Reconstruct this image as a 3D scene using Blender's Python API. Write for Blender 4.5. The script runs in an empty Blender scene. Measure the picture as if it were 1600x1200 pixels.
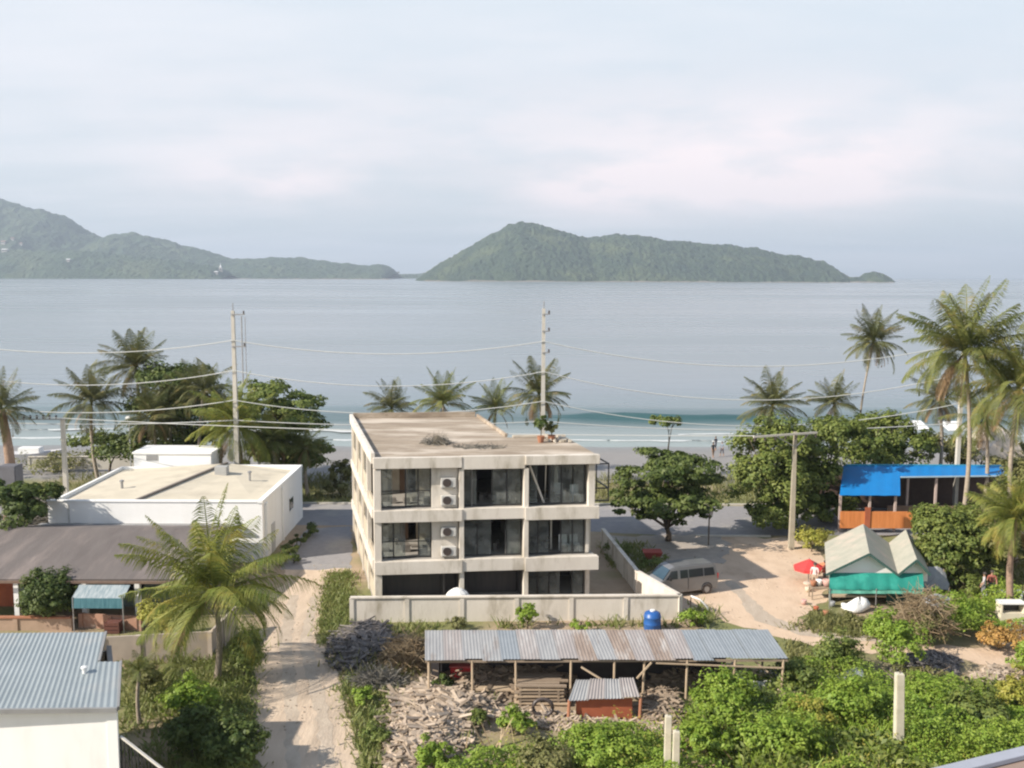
import bpy, bmesh, math, random
import numpy as np
from mathutils import Vector, Matrix
random.seed(7)
rng = np.random.default_rng(7)
R = math.radians
SC = bpy.context.scene
COL = SC.collection
# ------------------------------------------------------------------ camera
H = 19.0; F = 1500.0; PITCH = math.atan(170/1500); ROLL = R(0.2)
cam = bpy.data.cameras.new('camera'); camo = bpy.data.objects.new('camera', cam); COL.objects.link(camo)
cam.sensor_width = 36; cam.lens = F/1600*36; cam.clip_start = 0.5; cam.clip_end = 90000
camo.matrix_world = Matrix.Translation((0, 0, H)) @ Matrix.Rotation(math.pi/2-PITCH, 4, 'X') @ Matrix.Rotation(ROLL, 4, 'Z')
SC.camera = camo
# ------------------------------------------------------------------ light
SUN_EL, SUN_AZ = R(34), R(203)      # azimuth of the sun measured counter-clockwise from +X: front left, behind the camera
sdir = Vector((math.cos(SUN_EL)*math.cos(SUN_AZ), math.cos(SUN_EL)*math.sin(SUN_AZ), math.sin(SUN_EL)))
sl = bpy.data.lights.new('sun', 'SUN'); sl.energy = 5.0; sl.angle = R(0.6); sl.color = (1.0, 0.91, 0.79)
so = bpy.data.objects.new('sun', sl); COL.objects.link(so)
so.rotation_euler = (-sdir).to_track_quat('-Z', 'Y').to_euler()
W = bpy.data.worlds.new('World'); SC.world = W; W.use_nodes = True
SC.view_settings.view_transform = 'Standard'; SC.view_settings.look = 'None'
SC.view_settings.gamma = 1; SC.view_settings.exposure = 0.62
try: SC.view_settings.use_curve_mapping = False
except Exception: pass
SC.cycles.filter_width = 2.2
SC.cycles.max_bounces = 6; SC.cycles.transparent_max_bounces = 12

def world():
    nt = W.node_tree; n = nt.nodes; l = nt.links; n.clear()
    out = n.new('ShaderNodeOutputWorld'); bg = n.new('ShaderNodeBackground'); bg.inputs['Strength'].default_value = 0.1
    sky = n.new('ShaderNodeTexSky'); sky.sky_type = 'NISHITA'; sky.sun_disc = False
    sky.sun_elevation = SUN_EL; sky.sun_rotation = math.pi/2-SUN_AZ; sky.dust_density = 2.0; sky.air_density = 1.0
    tc = n.new('ShaderNodeTexCoord')
    sep = n.new('ShaderNodeSeparateXYZ'); l.new(tc.outputs['Generated'], sep.inputs[0])
    def m(op, a, b=None, c=None):
        q = n.new('ShaderNodeMath'); q.operation = op
        for i, v in enumerate((a, b, c)):
            if v is None: continue
            if isinstance(v, (int, float)): q.inputs[i].default_value = v
            else: l.new(v, q.inputs[i])
        return q.outputs[0]
    def mix(f, a, b):
        q = n.new('ShaderNodeMix'); q.data_type = 'RGBA'
        if isinstance(f, (int, float)): q.inputs[0].default_value = f
        else: l.new(f, q.inputs[0])
        for i, v in ((6, a), (7, b)):
            if isinstance(v, tuple): q.inputs[i].default_value = (*v, 1)
            else: l.new(v, q.inputs[i])
        return q.outputs[2]
    x, y, z = sep.outputs
    zz = m('MAXIMUM', z, 0.0)
    # thin veil of cloud, paler towards the horizon
    e = m('MULTIPLY', m('ADD', zz, 0.0), 3.2); e = m('MINIMUM', e, 1.0)
    base = mix(e, (4.45, 4.9, 5.35), (5.6, 6.15, 6.6))
    e2 = n.new('ShaderNodeMapRange'); e2.interpolation_type = 'SMOOTHSTEP'; e2.inputs[1].default_value = 0.27; e2.inputs[2].default_value = 0.62; l.new(z, e2.inputs[0]); hi = e2.outputs[0]
    c1 = mix(0.15, base, sky.outputs[0])
    den = m('ADD', zz, 0.12)
    cb = n.new('ShaderNodeCombineXYZ'); l.new(m('DIVIDE', x, den), cb.inputs[0]); l.new(m('DIVIDE', y, den), cb.inputs[1])
    mp = n.new('ShaderNodeMapping'); mp.inputs['Scale'].default_value = (0.5, 1.1, 1); mp.inputs['Rotation'].default_value = (0, 0, 0.25)
    l.new(cb.outputs[0], mp.inputs[0])
    ns = n.new('ShaderNodeTexNoise'); ns.inputs['Scale'].default_value = 0.9; ns.inputs['Detail'].default_value = 6; ns.inputs['Roughness'].default_value = 0.55
    l.new(mp.outputs[0], ns.inputs['Vector'])
    r1 = n.new('ShaderNodeMapRange'); r1.interpolation_type = 'SMOOTHSTEP'; r1.inputs[1].default_value = 0.38; r1.inputs[2].default_value = 0.72
    l.new(ns.outputs[0], r1.inputs[0])
    c2 = mix(m('MULTIPLY', r1.outputs[0], 0.6), c1, (6.6, 6.45, 6.75))
    # a few warm cloud banks low over the sea, fixed in their compass directions
    ns2 = n.new('ShaderNodeTexNoise'); ns2.inputs['Scale'].default_value = 9; ns2.inputs['Detail'].default_value = 5
    mp2 = n.new('ShaderNodeMapping'); mp2.inputs['Scale'].default_value = (1, 1, 3.2); l.new(tc.outputs['Generated'], mp2.inputs[0]); l.new(mp2.outputs[0], ns2.inputs['Vector'])
    tot = None
    for (px, el, wx, wz, amp) in ((-0.25, 0.092, 0.11, 0.030, .75), (0.093, 0.085, 0.09, 0.022, .8), (0.29, 0.095, 0.17, 0.034, 1.0), (0.25, 0.14, 0.30, 0.055, .55), (-0.2, 0.15, 0.26, 0.05, .25)):
        ax = m('DIVIDE', m('SUBTRACT', m('DIVIDE', x, m('MAXIMUM', y, 0.05)), px), wx)
        az = m('DIVIDE', m('SUBTRACT', z, el), wz)
        d = m('ADD', m('MULTIPLY', ax, ax), m('MULTIPLY', az, az))
        g = m('MULTIPLY', m('EXPONENT', m('MULTIPLY', d, -1.0)), amp)
        tot = g if tot is None else m('ADD', tot, g)
    tot = m('MULTIPLY', tot, m('GREATER_THAN', y, 0.1))
    r2 = n.new('ShaderNodeMapRange'); r2.interpolation_type = 'SMOOTHSTEP'; r2.inputs[1].default_value = 0.3; r2.inputs[2].default_value = 0.62
    l.new(ns2.outputs[0], r2.inputs[0])
    f = m('MINIMUM', m('MULTIPLY', tot, m('ADD', m('MULTIPLY', r2.outputs[0], 0.7), 0.35)), 0.85)
    c3 = mix(f, c2, (7.9, 6.9, 6.95))
    c3 = mix(m('MULTIPLY', hi, 0.84), c3, (1.5, 2.1, 3.3))   # clearer, deeper blue overhead
    l.new(c3, bg.inputs[0]); l.new(bg.outputs[0], out.inputs[0])
world()

# ------------------------------------------------------------------ pixel <-> place (photograph pixels, 1600 x 1200)
def ray(x, y):
    u, v = x-800, 600-y; c, s = math.cos(ROLL), math.sin(ROLL)
    u, v = u*c-v*s, u*s+v*c
    return Vector((u, F*math.cos(PITCH)+v*math.sin(PITCH), -F*math.sin(PITCH)+v*math.cos(PITCH)))
def G(x, y, z=0.0):
    d = ray(x, y); return Vector((0, 0, H)) + d*((z-H)/d.z)
def A(x, y, Y):
    d = ray(x, y); return Vector((0, 0, H)) + d*(Y/d.y)

# ------------------------------------------------------------------ materials
MATS = {}
def M(name, c1, c2=None, scale=2.0, rough=0.8, bump=0.0, bscale=None, detail=5, metal=0.0, c3=None, s3=0.4, t3=(0.5, 0.7), stretch=(1, 1, 1), spec=0.5, island=False, trans=0.0, coat=0):
    if name in MATS: return MATS[name]
    m = bpy.data.materials.new(name); m.use_nodes = True; MATS[name] = m
    nt = m.node_tree; n = nt.nodes; l = nt.links
    b = n['Principled BSDF']; b.inputs['Roughness'].default_value = rough; b.inputs['Metallic'].default_value = metal
    b.inputs['Specular IOR Level'].default_value = spec
    if coat: b.inputs['Coat Weight'].default_value = coat
    tc = n.new('ShaderNodeTexCoord'); mp = n.new('ShaderNodeMapping'); mp.inputs['Scale'].default_value = stretch
    l.new(tc.outputs['Object'], mp.inputs[0])
    c2 = c2 or tuple(v*0.8 for v in c1)
    ns = n.new('ShaderNodeTexNoise'); ns.inputs['Scale'].default_value = scale; ns.inputs['Detail'].default_value = detail; ns.inputs['Roughness'].default_value = 0.6
    l.new(mp.outputs[0], ns.inputs['Vector'])
    mr = n.new('ShaderNodeMapRange'); mr.inputs[1].default_value = 0.3; mr.inputs[2].default_value = 0.7; l.new(ns.outputs[0], mr.inputs[0])
    fac = mr.outputs[0]
    if island:
        g = n.new('ShaderNodeNewGeometry'); a = n.new('ShaderNodeMath'); a.operation = 'MULTIPLY_ADD'; a.inputs[1].default_value = 0.55
        l.new(g.outputs['Random Per Island'], a.inputs[0])
        q = n.new('ShaderNodeMath'); q.operation = 'MULTIPLY'; q.inputs[1].default_value = 0.45; l.new(fac, q.inputs[0]); l.new(q.outputs[0], a.inputs[2])
        fac = a.outputs[0]
    mx = n.new('ShaderNodeMix'); mx.data_type = 'RGBA'; mx.inputs[6].default_value = (*c1, 1); mx.inputs[7].default_value = (*c2, 1)
    l.new(fac, mx.inputs[0]); col = mx.outputs[2]
    if c3:
        n3 = n.new('ShaderNodeTexNoise'); n3.inputs['Scale'].default_value = s3; n3.inputs['Detail'].default_value = 6; n3.inputs['Roughness'].default_value = 0.65
        l.new(mp.outputs[0], n3.inputs['Vector'])
        m3 = n.new('ShaderNodeMapRange'); m3.inputs[1].default_value = t3[0]; m3.inputs[2].default_value = t3[1]; l.new(n3.outputs[0], m3.inputs[0])
        x3 = n.new('ShaderNodeMix'); x3.data_type = 'RGBA'; l.new(m3.outputs[0], x3.inputs[0]); l.new(col, x3.inputs[6]); x3.inputs[7].default_value = (*c3, 1)
        col = x3.outputs[2]
    l.new(col, b.inputs['Base Color'])
    if bump:
        nb = n.new('ShaderNodeTexNoise'); nb.inputs['Scale'].default_value = bscale or scale*4; nb.inputs['Detail'].default_value = 4
        l.new(mp.outputs[0], nb.inputs['Vector'])
        bp = n.new('ShaderNodeBump'); bp.inputs['Strength'].default_value = bump; bp.inputs['Distance'].default_value = 0.05
        l.new(nb.outputs[0], bp.inputs['Height']); l.new(bp.outputs[0], b.inputs['Normal'])
    if trans:
        t = n.new('ShaderNodeBsdfTranslucent'); l.new(col, t.inputs[0]); ms = n.new('ShaderNodeMixShader'); ms.inputs[0].default_value = trans
        l.new(b.outputs[0], ms.inputs[1]); l.new(t.outputs[0], ms.inputs[2]); l.new(ms.outputs[0], n['Material Output'].inputs[0])
    return m
def leafm(name, c1, c2, trans=0.3, c3=None): return M(name, c1, c2, scale=0.5, c3=c3, s3=.8, t3=(.54, .68), rough=0.55, island=True, trans=trans, spec=0.35, detail=2)

concrete = M('pale_concrete', (.60, .545, .46), (.50, .45, .37), 1.2, .9, .3, 14, c3=(.36, .32, .26), s3=.55, t3=(.55, .8))
concrete_w = M('whitewashed_concrete', (.69, .64, .57), (.58, .53, .46), 1.0, .9, .2, 12, c3=(.36, .32, .25), s3=1.1, t3=(.52, .72), stretch=(1, 1, .3))
roof_conc = M('weathered_roof_concrete', (.35, .285, .215), (.24, .19, .14), 1.1, .95, .6, 9, c3=(.52, .45, .37), s3=.35, t3=(.47, .62), stretch=(.5, 1.6, 1))
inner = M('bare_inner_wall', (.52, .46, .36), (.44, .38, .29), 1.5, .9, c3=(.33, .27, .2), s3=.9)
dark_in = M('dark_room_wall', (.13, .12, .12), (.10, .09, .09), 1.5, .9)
floor_in = M('room_floor', (.34, .32, .29), (.27, .25, .22), 1.5, .7)
blackfr = M('black_metal_frame', (.02, .02, .022), (.03, .03, .03), 4, .5)
white = M('white_paint', (.87, .87, .86), (.82, .82, .80), .8, .8, c3=(.74, .73, .70), s3=.9, t3=(.56, .82), stretch=(1, 1, .25))
whitep = M('white_plastic', (.8, .8, .78), (.74, .74, .72), 3, .5)
roof_beige = M('beige_membrane_roof', (.60, .54, .43), (.52, .47, .37), .7, .9, .2, 10, c3=(.45, .40, .32), s3=.35, t3=(.5, .75))
dark_roof = M('dark_weathered_roof', (.155, .135, .125), (.105, .09, .085), .6, .9, .4, 8, c3=(.24, .20, .18), s3=.3, t3=(.5, .7), stretch=(2.2, .5, 1))
greyroof = M('blue_grey_metal_sheet', (.36, .40, .41), (.30, .34, .35), .8, .42, c3=(.42, .42, .40), s3=.6, t3=(.55, .8), metal=.35)
trimg = M('grey_trim', (.28, .28, .28), (.22, .22, .22), 2, .6)
asph = M('asphalt_worn', (.27, .26, .265), (.22, .215, .22), 2.5, .95, .3, 30, c3=(.34, .32, .29), s3=.25, t3=(.5, .72))
dirtm = M('pale_dirt', (.62, .475, .345), (.53, .395, .28), 1.1, .97, .6, 7, c3=(.40, .29, .20), s3=.35, t3=(.52, .74), stretch=(1, .6, 1))
dirtg = M('greyish_track_dirt', (.58, .465, .35), (.48, .375, .28), 1.3, .97, .6, 7, c3=(.29, .235, .18), s3=.45, t3=(.5, .7), stretch=(1.6, .35, 1))
wood = M('grey_timber', (.34, .27, .20), (.24, .18, .13), 4, .9, island=True)
woodp = M('pale_sawn_timber', (.52, .42, .30), (.38, .28, .19), 4, .9, island=True)
rubm = M('mixed_rubble', (.60, .49, .38), (.13, .095, .065), 3, .92, island=True, c3=(.36, .29, .23), s3=1.6, t3=(.56, .64))
rubg = M('dark_scrap', (.05, .045, .045), (.26, .23, .21), 3, .8, island=True)
bark = M('palm_bark', (.40, .34, .27), (.27, .22, .17), 5, .95, .4, 10, stretch=(1, 1, 2))
barkd = M('dark_bark', (.14, .11, .08), (.09, .07, .05), 5, .95)
polem = M('pole_concrete', (.56, .53, .47), (.48, .45, .39), 2, .85)
wirem = M('pale_cable', (.55, .56, .54), (.48, .49, .47), 1, .6)
insul = M('dark_insulator', (.05, .04, .04), (.08, .06, .05), 3, .4)
steel = M('galvanised_steel', (.38, .38, .38), (.3, .3, .3), 3, .5, metal=.5)
glassd = M('dark_glass', (.025, .03, .035), (.03, .035, .04), 1, .12, spec=.6)
teal = M('teal_tarpaulin', (.02, .27, .21), (.015, .21, .17), 1.2, .6, .3, 6, c3=(.05, .38, .30), s3=.8)
blue = M('blue_sheet_roof', (.004, .19, .52), (.004, .165, .46), 1.0, .5, c3=(.01, .24, .56), s3=.5, t3=(.55, .8))
orange = M('orange_plank', (.72, .27, .09), (.55, .18, .05), 2, .7, stretch=(3, 3, .3))
redm = M('red_canvas', (.72, .055, .05), (.60, .04, .04), 2, .7)
redb = M('rust_red_panel', (.44, .13, .06), (.32, .09, .045), 1.5, .85)
brickp = M('pink_brick', (.50, .33, .26), (.38, .24, .19), 3, .9, c3=(.58, .46, .38), s3=1.2)
bluep = M('blue_plastic', (.02, .11, .36), (.02, .09, .3), 2, .4)
greyt = M('grey_tarpaulin', (.32, .33, .34), (.24, .25, .27), 1.2, .7, .4, 4)
soilp = M('terracotta', (.4, .18, .1), (.32, .14, .08), 3, .85)
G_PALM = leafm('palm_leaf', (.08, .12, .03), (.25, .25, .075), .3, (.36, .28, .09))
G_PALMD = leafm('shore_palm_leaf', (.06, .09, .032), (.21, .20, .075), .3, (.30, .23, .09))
G_PALMY = leafm('yellow_palm_leaf', (.085, .14, .025), (.31, .31, .07), .3, (.42, .34, .08))  # yellower palm leaf tone
G_DRY = leafm('dry_palm_leaf', (.30, .20, .10), (.20, .13, .07), .15)
G_TREE = leafm('dark_tree_leaf', (.045, .085, .022), (.165, .20, .048))
G_TREEM = leafm('tree_leaf', (.08, .135, .03), (.27, .30, .075))
G_BUSH = leafm('bright_shrub_leaf', (.14, .255, .025), (.34, .42, .07))
G_OLIVE = leafm('olive_shrub_leaf', (.14, .16, .05), (.27, .25, .10))
G_GRASS = leafm('grass_blade', (.13, .19, .045), (.30, .29, .11))
G_GREY = leafm('dusty_twig', (.16, .15, .13), (.27, .25, .21), .1)
G_STRAW = leafm('dry_twig', (.40, .31, .19), (.24, .17, .10), .1)
G_ORANGE = leafm('dry_orange_leaf', (.50, .27, .08), (.34, .24, .07), .2)
G_YEL = leafm('yellow_green_leaf', (.28, .32, .05), (.42, .36, .08), .3)

# ------------------------------------------------------------------ mesh helpers
def link(name, me, mat, parent=None):
    o = bpy.data.objects.new(name, me); COL.objects.link(o)
    if mat is not None:
        for mm in (mat if isinstance(mat, (list, tuple)) else [mat]): me.materials.append(mm)
    if parent: o.parent = parent
    return o
SPLIT = {'back_partition', 'partition', 'brick_wall', 'window', 'buttress', 'inner_post', 'diagonal_brace', 'support', 'side_sheet', 'riser_pipe', 'strut', 'rebar', 'right_wall', 'bracket', 'rear_wall', 'parapet', 'eave', 'corner_post', 'floor_slab', 'barge_board'}
class MB:
    def __init__(s): s.v = []; s.f = []
    def add(s, vs, fs):
        k = len(s.v); s.v += [tuple(p) for p in vs]; s.f += [tuple(i+k for i in f) for f in fs]; return s
    def hexa(s, p):   # 4 bottom (ccw from above) + 4 top
        return s.add(p, [(3, 2, 1, 0), (4, 5, 6, 7), (0, 1, 5, 4), (1, 2, 6, 5), (2, 3, 7, 6), (3, 0, 4, 7)])
    def box(s, x0, x1, y0, y1, z0, z1): return s.hexa([(x0, y0, z0), (x1, y0, z0), (x1, y1, z0), (x0, y1, z0), (x0, y0, z1), (x1, y0, z1), (x1, y1, z1), (x0, y1, z1)])
    def obox(s, c, size, mat3):
        p = []
        for z in (-.5, .5):
            for x, y in ((-.5, -.5), (.5, -.5), (.5, .5), (-.5, .5)):
                p.append(Vector(c) + mat3 @ Vector((x*size[0], y*size[1], z*size[2])))
        return s.hexa(p)
    def bar(s, a, b, w, h=None):
        a = Vector(a); b = Vector(b); d = b-a; L = d.length; q = d.to_track_quat('X', 'Z').to_matrix()
        return s.obox((a+b)/2, (L, w, h or w), q)
    def tube(s, pts, rad, n=8, cap=True):
        pts = [Vector(p) for p in pts]; rad = rad if isinstance(rad, (list, tuple)) else [rad]*len(pts)
        k = len(s.v); 
        for i, p in enumerate(pts):
            d = (pts[min(i+1, len(pts)-1)]-pts[max(i-1, 0)]).normalized()
            up = Vector((0, 0, 1)) if abs(d.z) < .95 else Vector((0, 1, 0))
            a = d.cross(up).normalized(); b = a.cross(d)
            for j in range(n):
                t = 2*math.pi*j/n; s.v.append(tuple(p + (a*math.cos(t)+b*math.sin(t))*rad[i]))
        for i in range(len(pts)-1):
            for j in range(n):
                s.f.append((k+i*n+j, k+(i+1)*n+j, k+(i+1)*n+(j+1) % n, k+i*n+(j+1) % n))
        if cap:
            s.f.append(tuple(k+j for j in range(n))); s.f.append(tuple(k+(len(pts)-1)*n+j for j in reversed(range(n))))
        return s
    def lathe(s, c, prof, n=16):
        c = Vector(c); k = len(s.v)
        for r, z in prof:
            for j in range(n):
                t = 2*math.pi*j/n; s.v.append((c.x+r*math.cos(t), c.y+r*math.sin(t), c.z+z))
        for i in range(len(prof)-1):
            for j in range(n): s.f.append((k+i*n+j, k+i*n+(j+1) % n, k+(i+1)*n+(j+1) % n, k+(i+1)*n+j))
        s.f.append(tuple(k+j for j in reversed(range(n)))); s.f.append(tuple(k+(len(prof)-1)*n+j for j in range(n)))
        return s
    def prism(s, poly, z0, z1):
        n = len(poly); k = len(s.v)
        s.v += [(p[0], p[1], z0) for p in poly] + [(p[0], p[1], z1) for p in poly]
        s.f.append(tuple(k+i for i in reversed(range(n)))); s.f.append(tuple(k+n+i for i in range(n)))
        for i in range(n): s.f.append((k+i, k+(i+1) % n, k+n+(i+1) % n, k+n+i))
        return s
    def slab(s, a, b, c, d, t):   # sheet through four corners (ccw seen from above), thickness t downward
        a, b, c, d = map(Vector, (a, b, c, d)); n = (b-a).cross(d-a).normalized()*t
        return s.hexa([a-n, b-n, c-n, d-n, a, b, c, d])
    def wall(s, a, b, z0, z1, t):
        a = Vector((a[0], a[1], 0)); b = Vector((b[0], b[1], 0)); d = (b-a).normalized(); n = Vector((-d.y, d.x, 0))*t/2
        P = [a-n, b-n, b+n, a+n]
        return s.hexa([p+Vector((0, 0, z0)) for p in P] + [p+Vector((0, 0, z1)) for p in P])
    def pieces(s):
        par = list(range(len(s.v)))
        def fd(i):
            while par[i] != i: par[i] = par[par[i]]; i = par[i]
            return i
        for f in s.f:
            for j in f[1:]: par[fd(j)] = fd(f[0])
        out = {}
        for f in s.f: out.setdefault(fd(f[0]), []).append(f)
        res = []
        for fs in out.values():
            idx = sorted({i for f in fs for i in f}); mp = {i: k for k, i in enumerate(idx)}; m = MB(); m.v = [s.v[i] for i in idx]; m.f = [tuple(mp[i] for i in f) for f in fs]; res.append(m)
        return res
    def build(s, name, mat, parent=None, smooth=False, bevel=0, org=None):
        if name in SPLIT and parent is not None:
            ps = s.pieces()
            if len(ps) > 1: return [p.build(name, mat, parent, smooth, bevel, org) for p in ps][0]
        v = s.v
        if org is None and parent is not None: org = parent.get('_org')
        if org is not None: v = [(p[0]-org[0], p[1]-org[1], p[2]-org[2]) for p in v]
        me = bpy.data.meshes.new(name); me.from_pydata(v, [], s.f)
        bm = bmesh.new(); bm.from_mesh(me); bmesh.ops.recalc_face_normals(bm, faces=bm.faces)
        if bevel:
            es = [e for e in bm.edges if len(e.link_faces) == 2 and e.calc_face_angle(0) > .5]
            bmesh.ops.bevel(bm, geom=es, offset=bevel, segments=2, affect='EDGES', clamp_overlap=True)
        bm.to_mesh(me); bm.free()
        if smooth: me.shade_smooth()
        o = link(name, me, mat, parent)
        if parent is None and org is not None: o.location = org
        if parent is not None and org is not None: o['_org'] = tuple(org)
        return o
def T(name, loc, label, cat, group=None):
    o = bpy.data.objects.new(name, None); COL.objects.link(o); o.location = loc; o.empty_display_size = .3
    o['_org'] = tuple(loc); o['label'] = label; o['category'] = cat
    if group: o['group'] = group
    return o
def tag(o, label, cat, group=None, kind=None):
    o['label'] = label; o['category'] = cat
    if group: o['group'] = group
    if kind: o['kind'] = kind
    return o
def struct(o): o['kind'] = 'structure'; return o
def np_mesh(name, V, Q, mat, parent=None, org=None):
    V = np.asarray(V, dtype=np.float32).reshape(-1, 3)
    if org is None and parent is not None: org = parent.get('_org')
    if org is not None: V = V - np.array(list(org), dtype=np.float32)
    Q = np.asarray(Q, dtype=np.int32)
    me = bpy.data.meshes.new(name); me.vertices.add(len(V)); me.vertices.foreach_set('co', V.ravel())
    k = Q.shape[1]; me.loops.add(Q.size); me.loops.foreach_set('vertex_index', Q.ravel())
    me.polygons.add(len(Q)); me.polygons.foreach_set('loop_start', np.arange(0, Q.size, k, dtype=np.int32)); me.polygons.foreach_set('loop_total', np.full(len(Q), k, dtype=np.int32))
    me.update(calc_edges=True); me.validate()
    o = link(name, me, mat, parent)
    if parent is None and org is not None: o.location = org
    return o
def unit(v): return v/np.maximum(np.linalg.norm(v, axis=-1, keepdims=True), 1e-6)
def leaves(P, N, size, r=None, aspect=.45):
    """one folded rhombus per point, facing roughly along N"""
    r = r or rng; n = len(P)
    a = unit(np.cross(N, r.normal(size=(n, 3)))); b = unit(np.cross(N, a))
    s = (size*(.6+.8*r.random(n)))[:, None]
    V = np.stack([P-a*s*.5, P+b*s*aspect*.5+unit(N)*s*.1, P+a*s*.5-unit(N)*s*.12, P-b*s*aspect*.5+unit(N)*s*.1], 1).reshape(-1, 3)
    return V, np.arange(4*n).reshape(n, 4)
def cloud(blobs, n, size, seed, clump=.34, nclump=None, flat=1.0, aspect=.55):
    """leaves gathered in clumps over a set of ellipsoids (cx,cy,cz,rx,ry,rz)"""
    r = np.random.default_rng(seed); B = np.array(blobs, float)
    w = (B[:, 3]*B[:, 4]+B[:, 3]*B[:, 5]+B[:, 4]*B[:, 5]); w = w/w.sum()
    nclump = nclump or max(12, int(n/95))
    bi = r.choice(len(B), nclump, p=w); d = unit(r.normal(size=(nclump, 3))); d[:, 2] = np.where(d[:, 2] < -.45, -d[:, 2]*.5, d[:, 2])
    rad = .55+.45*np.sqrt(r.random(nclump))+.16*r.normal(size=nclump)
    C = B[bi, :3]+d*B[bi, 3:]*rad[:, None]
    cs = clump*B[bi, 3:].mean(1)*(.45+1.1*r.random(nclump))
    li = r.integers(0, nclump, n); q = unit(r.normal(size=(n, 3))); q[:, 2] = q[:, 2]*flat
    rr = (.35+.65*r.random(n))**.8
    P = C[li]+q*(cs[li]*rr)[:, None]*np.array([1, 1, .7])
    N = unit(q*.7+d[li]*.5+np.array([0, 0, .55])+.35*r.normal(size=(n, 3)))
    return leaves(P, N, size, r, aspect)

# ------------------------------------------------------------------ setting: ground, sea, roads
def noise2(x, y, s, seed=0):
    """cheap smooth value noise"""
    r = np.random.default_rng(seed); T_ = r.random((64, 64)); x = np.asarray(x)/s; y = np.asarray(y)/s
    xi = np.floor(x).astype(int); yi = np.floor(y).astype(int); fx = x-xi; fy = y-yi; fx = fx*fx*(3-2*fx); fy = fy*fy*(3-2*fy)
    g = lambda i, j: T_[i % 64, j % 64]
    return (g(xi, yi)*(1-fx)+g(xi+1, yi)*fx)*(1-fy)+(g(xi, yi+1)*(1-fx)+g(xi+1, yi+1)*fx)*fy
def fbm(x, y, s, seed=0, o=5):
    t = 0; a = 1; n = 0
    for k in range(o): t = t+a*noise2(x, y, s/2**k, seed+k); n += a; a *= .5
    return t/n
def inpoly(x, y, poly):
    c = np.zeros(x.shape, bool); n = len(poly)
    for i in range(n):
        x0, y0 = poly[i][:2]; x1, y1 = poly[(i+1) % n][:2]
        if y0 == y1: continue
        c ^= ((y0 > y) != (y1 > y)) & (x < (x1-x0)*(y-y0)/(y1-y0)+x0)
    return c
def gz(y): return np.where(y < 88, 0.0, -2.9*np.clip((y-88)/40, 0, 1)**1.15)
def ground():
    xs = np.concatenate([np.linspace(-900, -75, 24)[:-1], np.arange(-75, 75, .8), np.linspace(75, 900, 24)])
    ys = np.concatenate([np.linspace(-60, 24, 12)[:-1], np.arange(24, 134, .8)])
    X, Y = np.meshgrid(xs, ys); Z = gz(Y)+np.where(Y > 90, (fbm(X, Y, 9, 3)-.5)*.25, 0)
    V = np.stack([X, Y, Z], -1).reshape(-1, 3); nx = len(xs); ny = len(ys)
    i = np.arange(ny-1)[:, None]*nx+np.arange(nx-1)[None]; Q = np.stack([i, i+1, i+1+nx, i+nx], -1).reshape(-1, 4)
    o = np_mesh('ground', V, Q, None)
    x, y = V[:, 0], V[:, 1]
    n1 = fbm(x, y, 7, 11); n2 = fbm(x, y, 3, 12)
    sand = np.clip((y-86-6*(n1-.5))/2.5, 0, 1)*1.0
    wet = np.clip((y-108-4*(n1-.5))/7, 0, 1)
    grass = np.clip((n1*.6+n2*.4-.46)*7, 0, 1)
    grass = np.where((y > 79) & (y < 90), np.clip(grass+.5, 0, 1), grass)
    a = o.data.color_attributes.new('cover', 'FLOAT_COLOR', 'POINT')
    a.data.foreach_set('color', np.stack([grass, sand, wet, np.ones_like(x)], -1).astype(np.float32).ravel())
    m = bpy.data.materials.new('ground_cover'); m.use_nodes = True; n = m.node_tree.nodes; l = m.node_tree.links; b = n['Principled BSDF']; b.inputs['Roughness'].default_value = .97
    at = n.new('ShaderNodeAttribute'); at.attribute_name = 'cover'; sp = n.new('ShaderNodeSeparateColor'); l.new(at.outputs[0], sp.inputs[0])
    tc = n.new('ShaderNodeTexCoord')
    def nz(s, d=5):
        q = n.new('ShaderNodeTexNoise'); q.inputs['Scale'].default_value = s; q.inputs['Detail'].default_value = d; l.new(tc.outputs['Object'], q.inputs['Vector']); return q.outputs[0]
    def mx(f, a_, b_):
        q = n.new('ShaderNodeMix'); q.data_type = 'RGBA'; l.new(f, q.inputs[0])
        for i_, v in ((6, a_), (7, b_)):
            if isinstance(v, tuple): q.inputs[i_].default_value = (*v, 1)
            else: l.new(v, q.inputs[i_])
        return q.outputs[2]
    dirt = mx(nz(1.3), (.42, .32, .22), (.27, .20, .135)); gr = mx(nz(3), (.10, .13, .04), (.24, .22, .09)); sd = mx(nz(.5), (.27, .26, .25), (.215, .205, .20))
    c = mx(sp.outputs[0], dirt, gr); c = mx(sp.outputs[1], c, sd); c = mx(sp.outputs[2], c, (.22, .22, .215))
    l.new(c, b.inputs['Base Color'])
    rr = n.new('ShaderNodeMapRange'); l.new(sp.outputs[2], rr.inputs[0]); rr.inputs[3].default_value = .97; rr.inputs[4].default_value = .45; l.new(rr.outputs[0], b.inputs['Roughness'])
    bp = n.new('ShaderNodeBump'); bp.inputs['Strength'].default_value = .5; bp.inputs['Distance'].default_value = .08; l.new(nz(4), bp.inputs['Height']); l.new(bp.outputs[0], b.inputs['Normal'])
    o.data.materials.append(m); struct(o)
ground()
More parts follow.
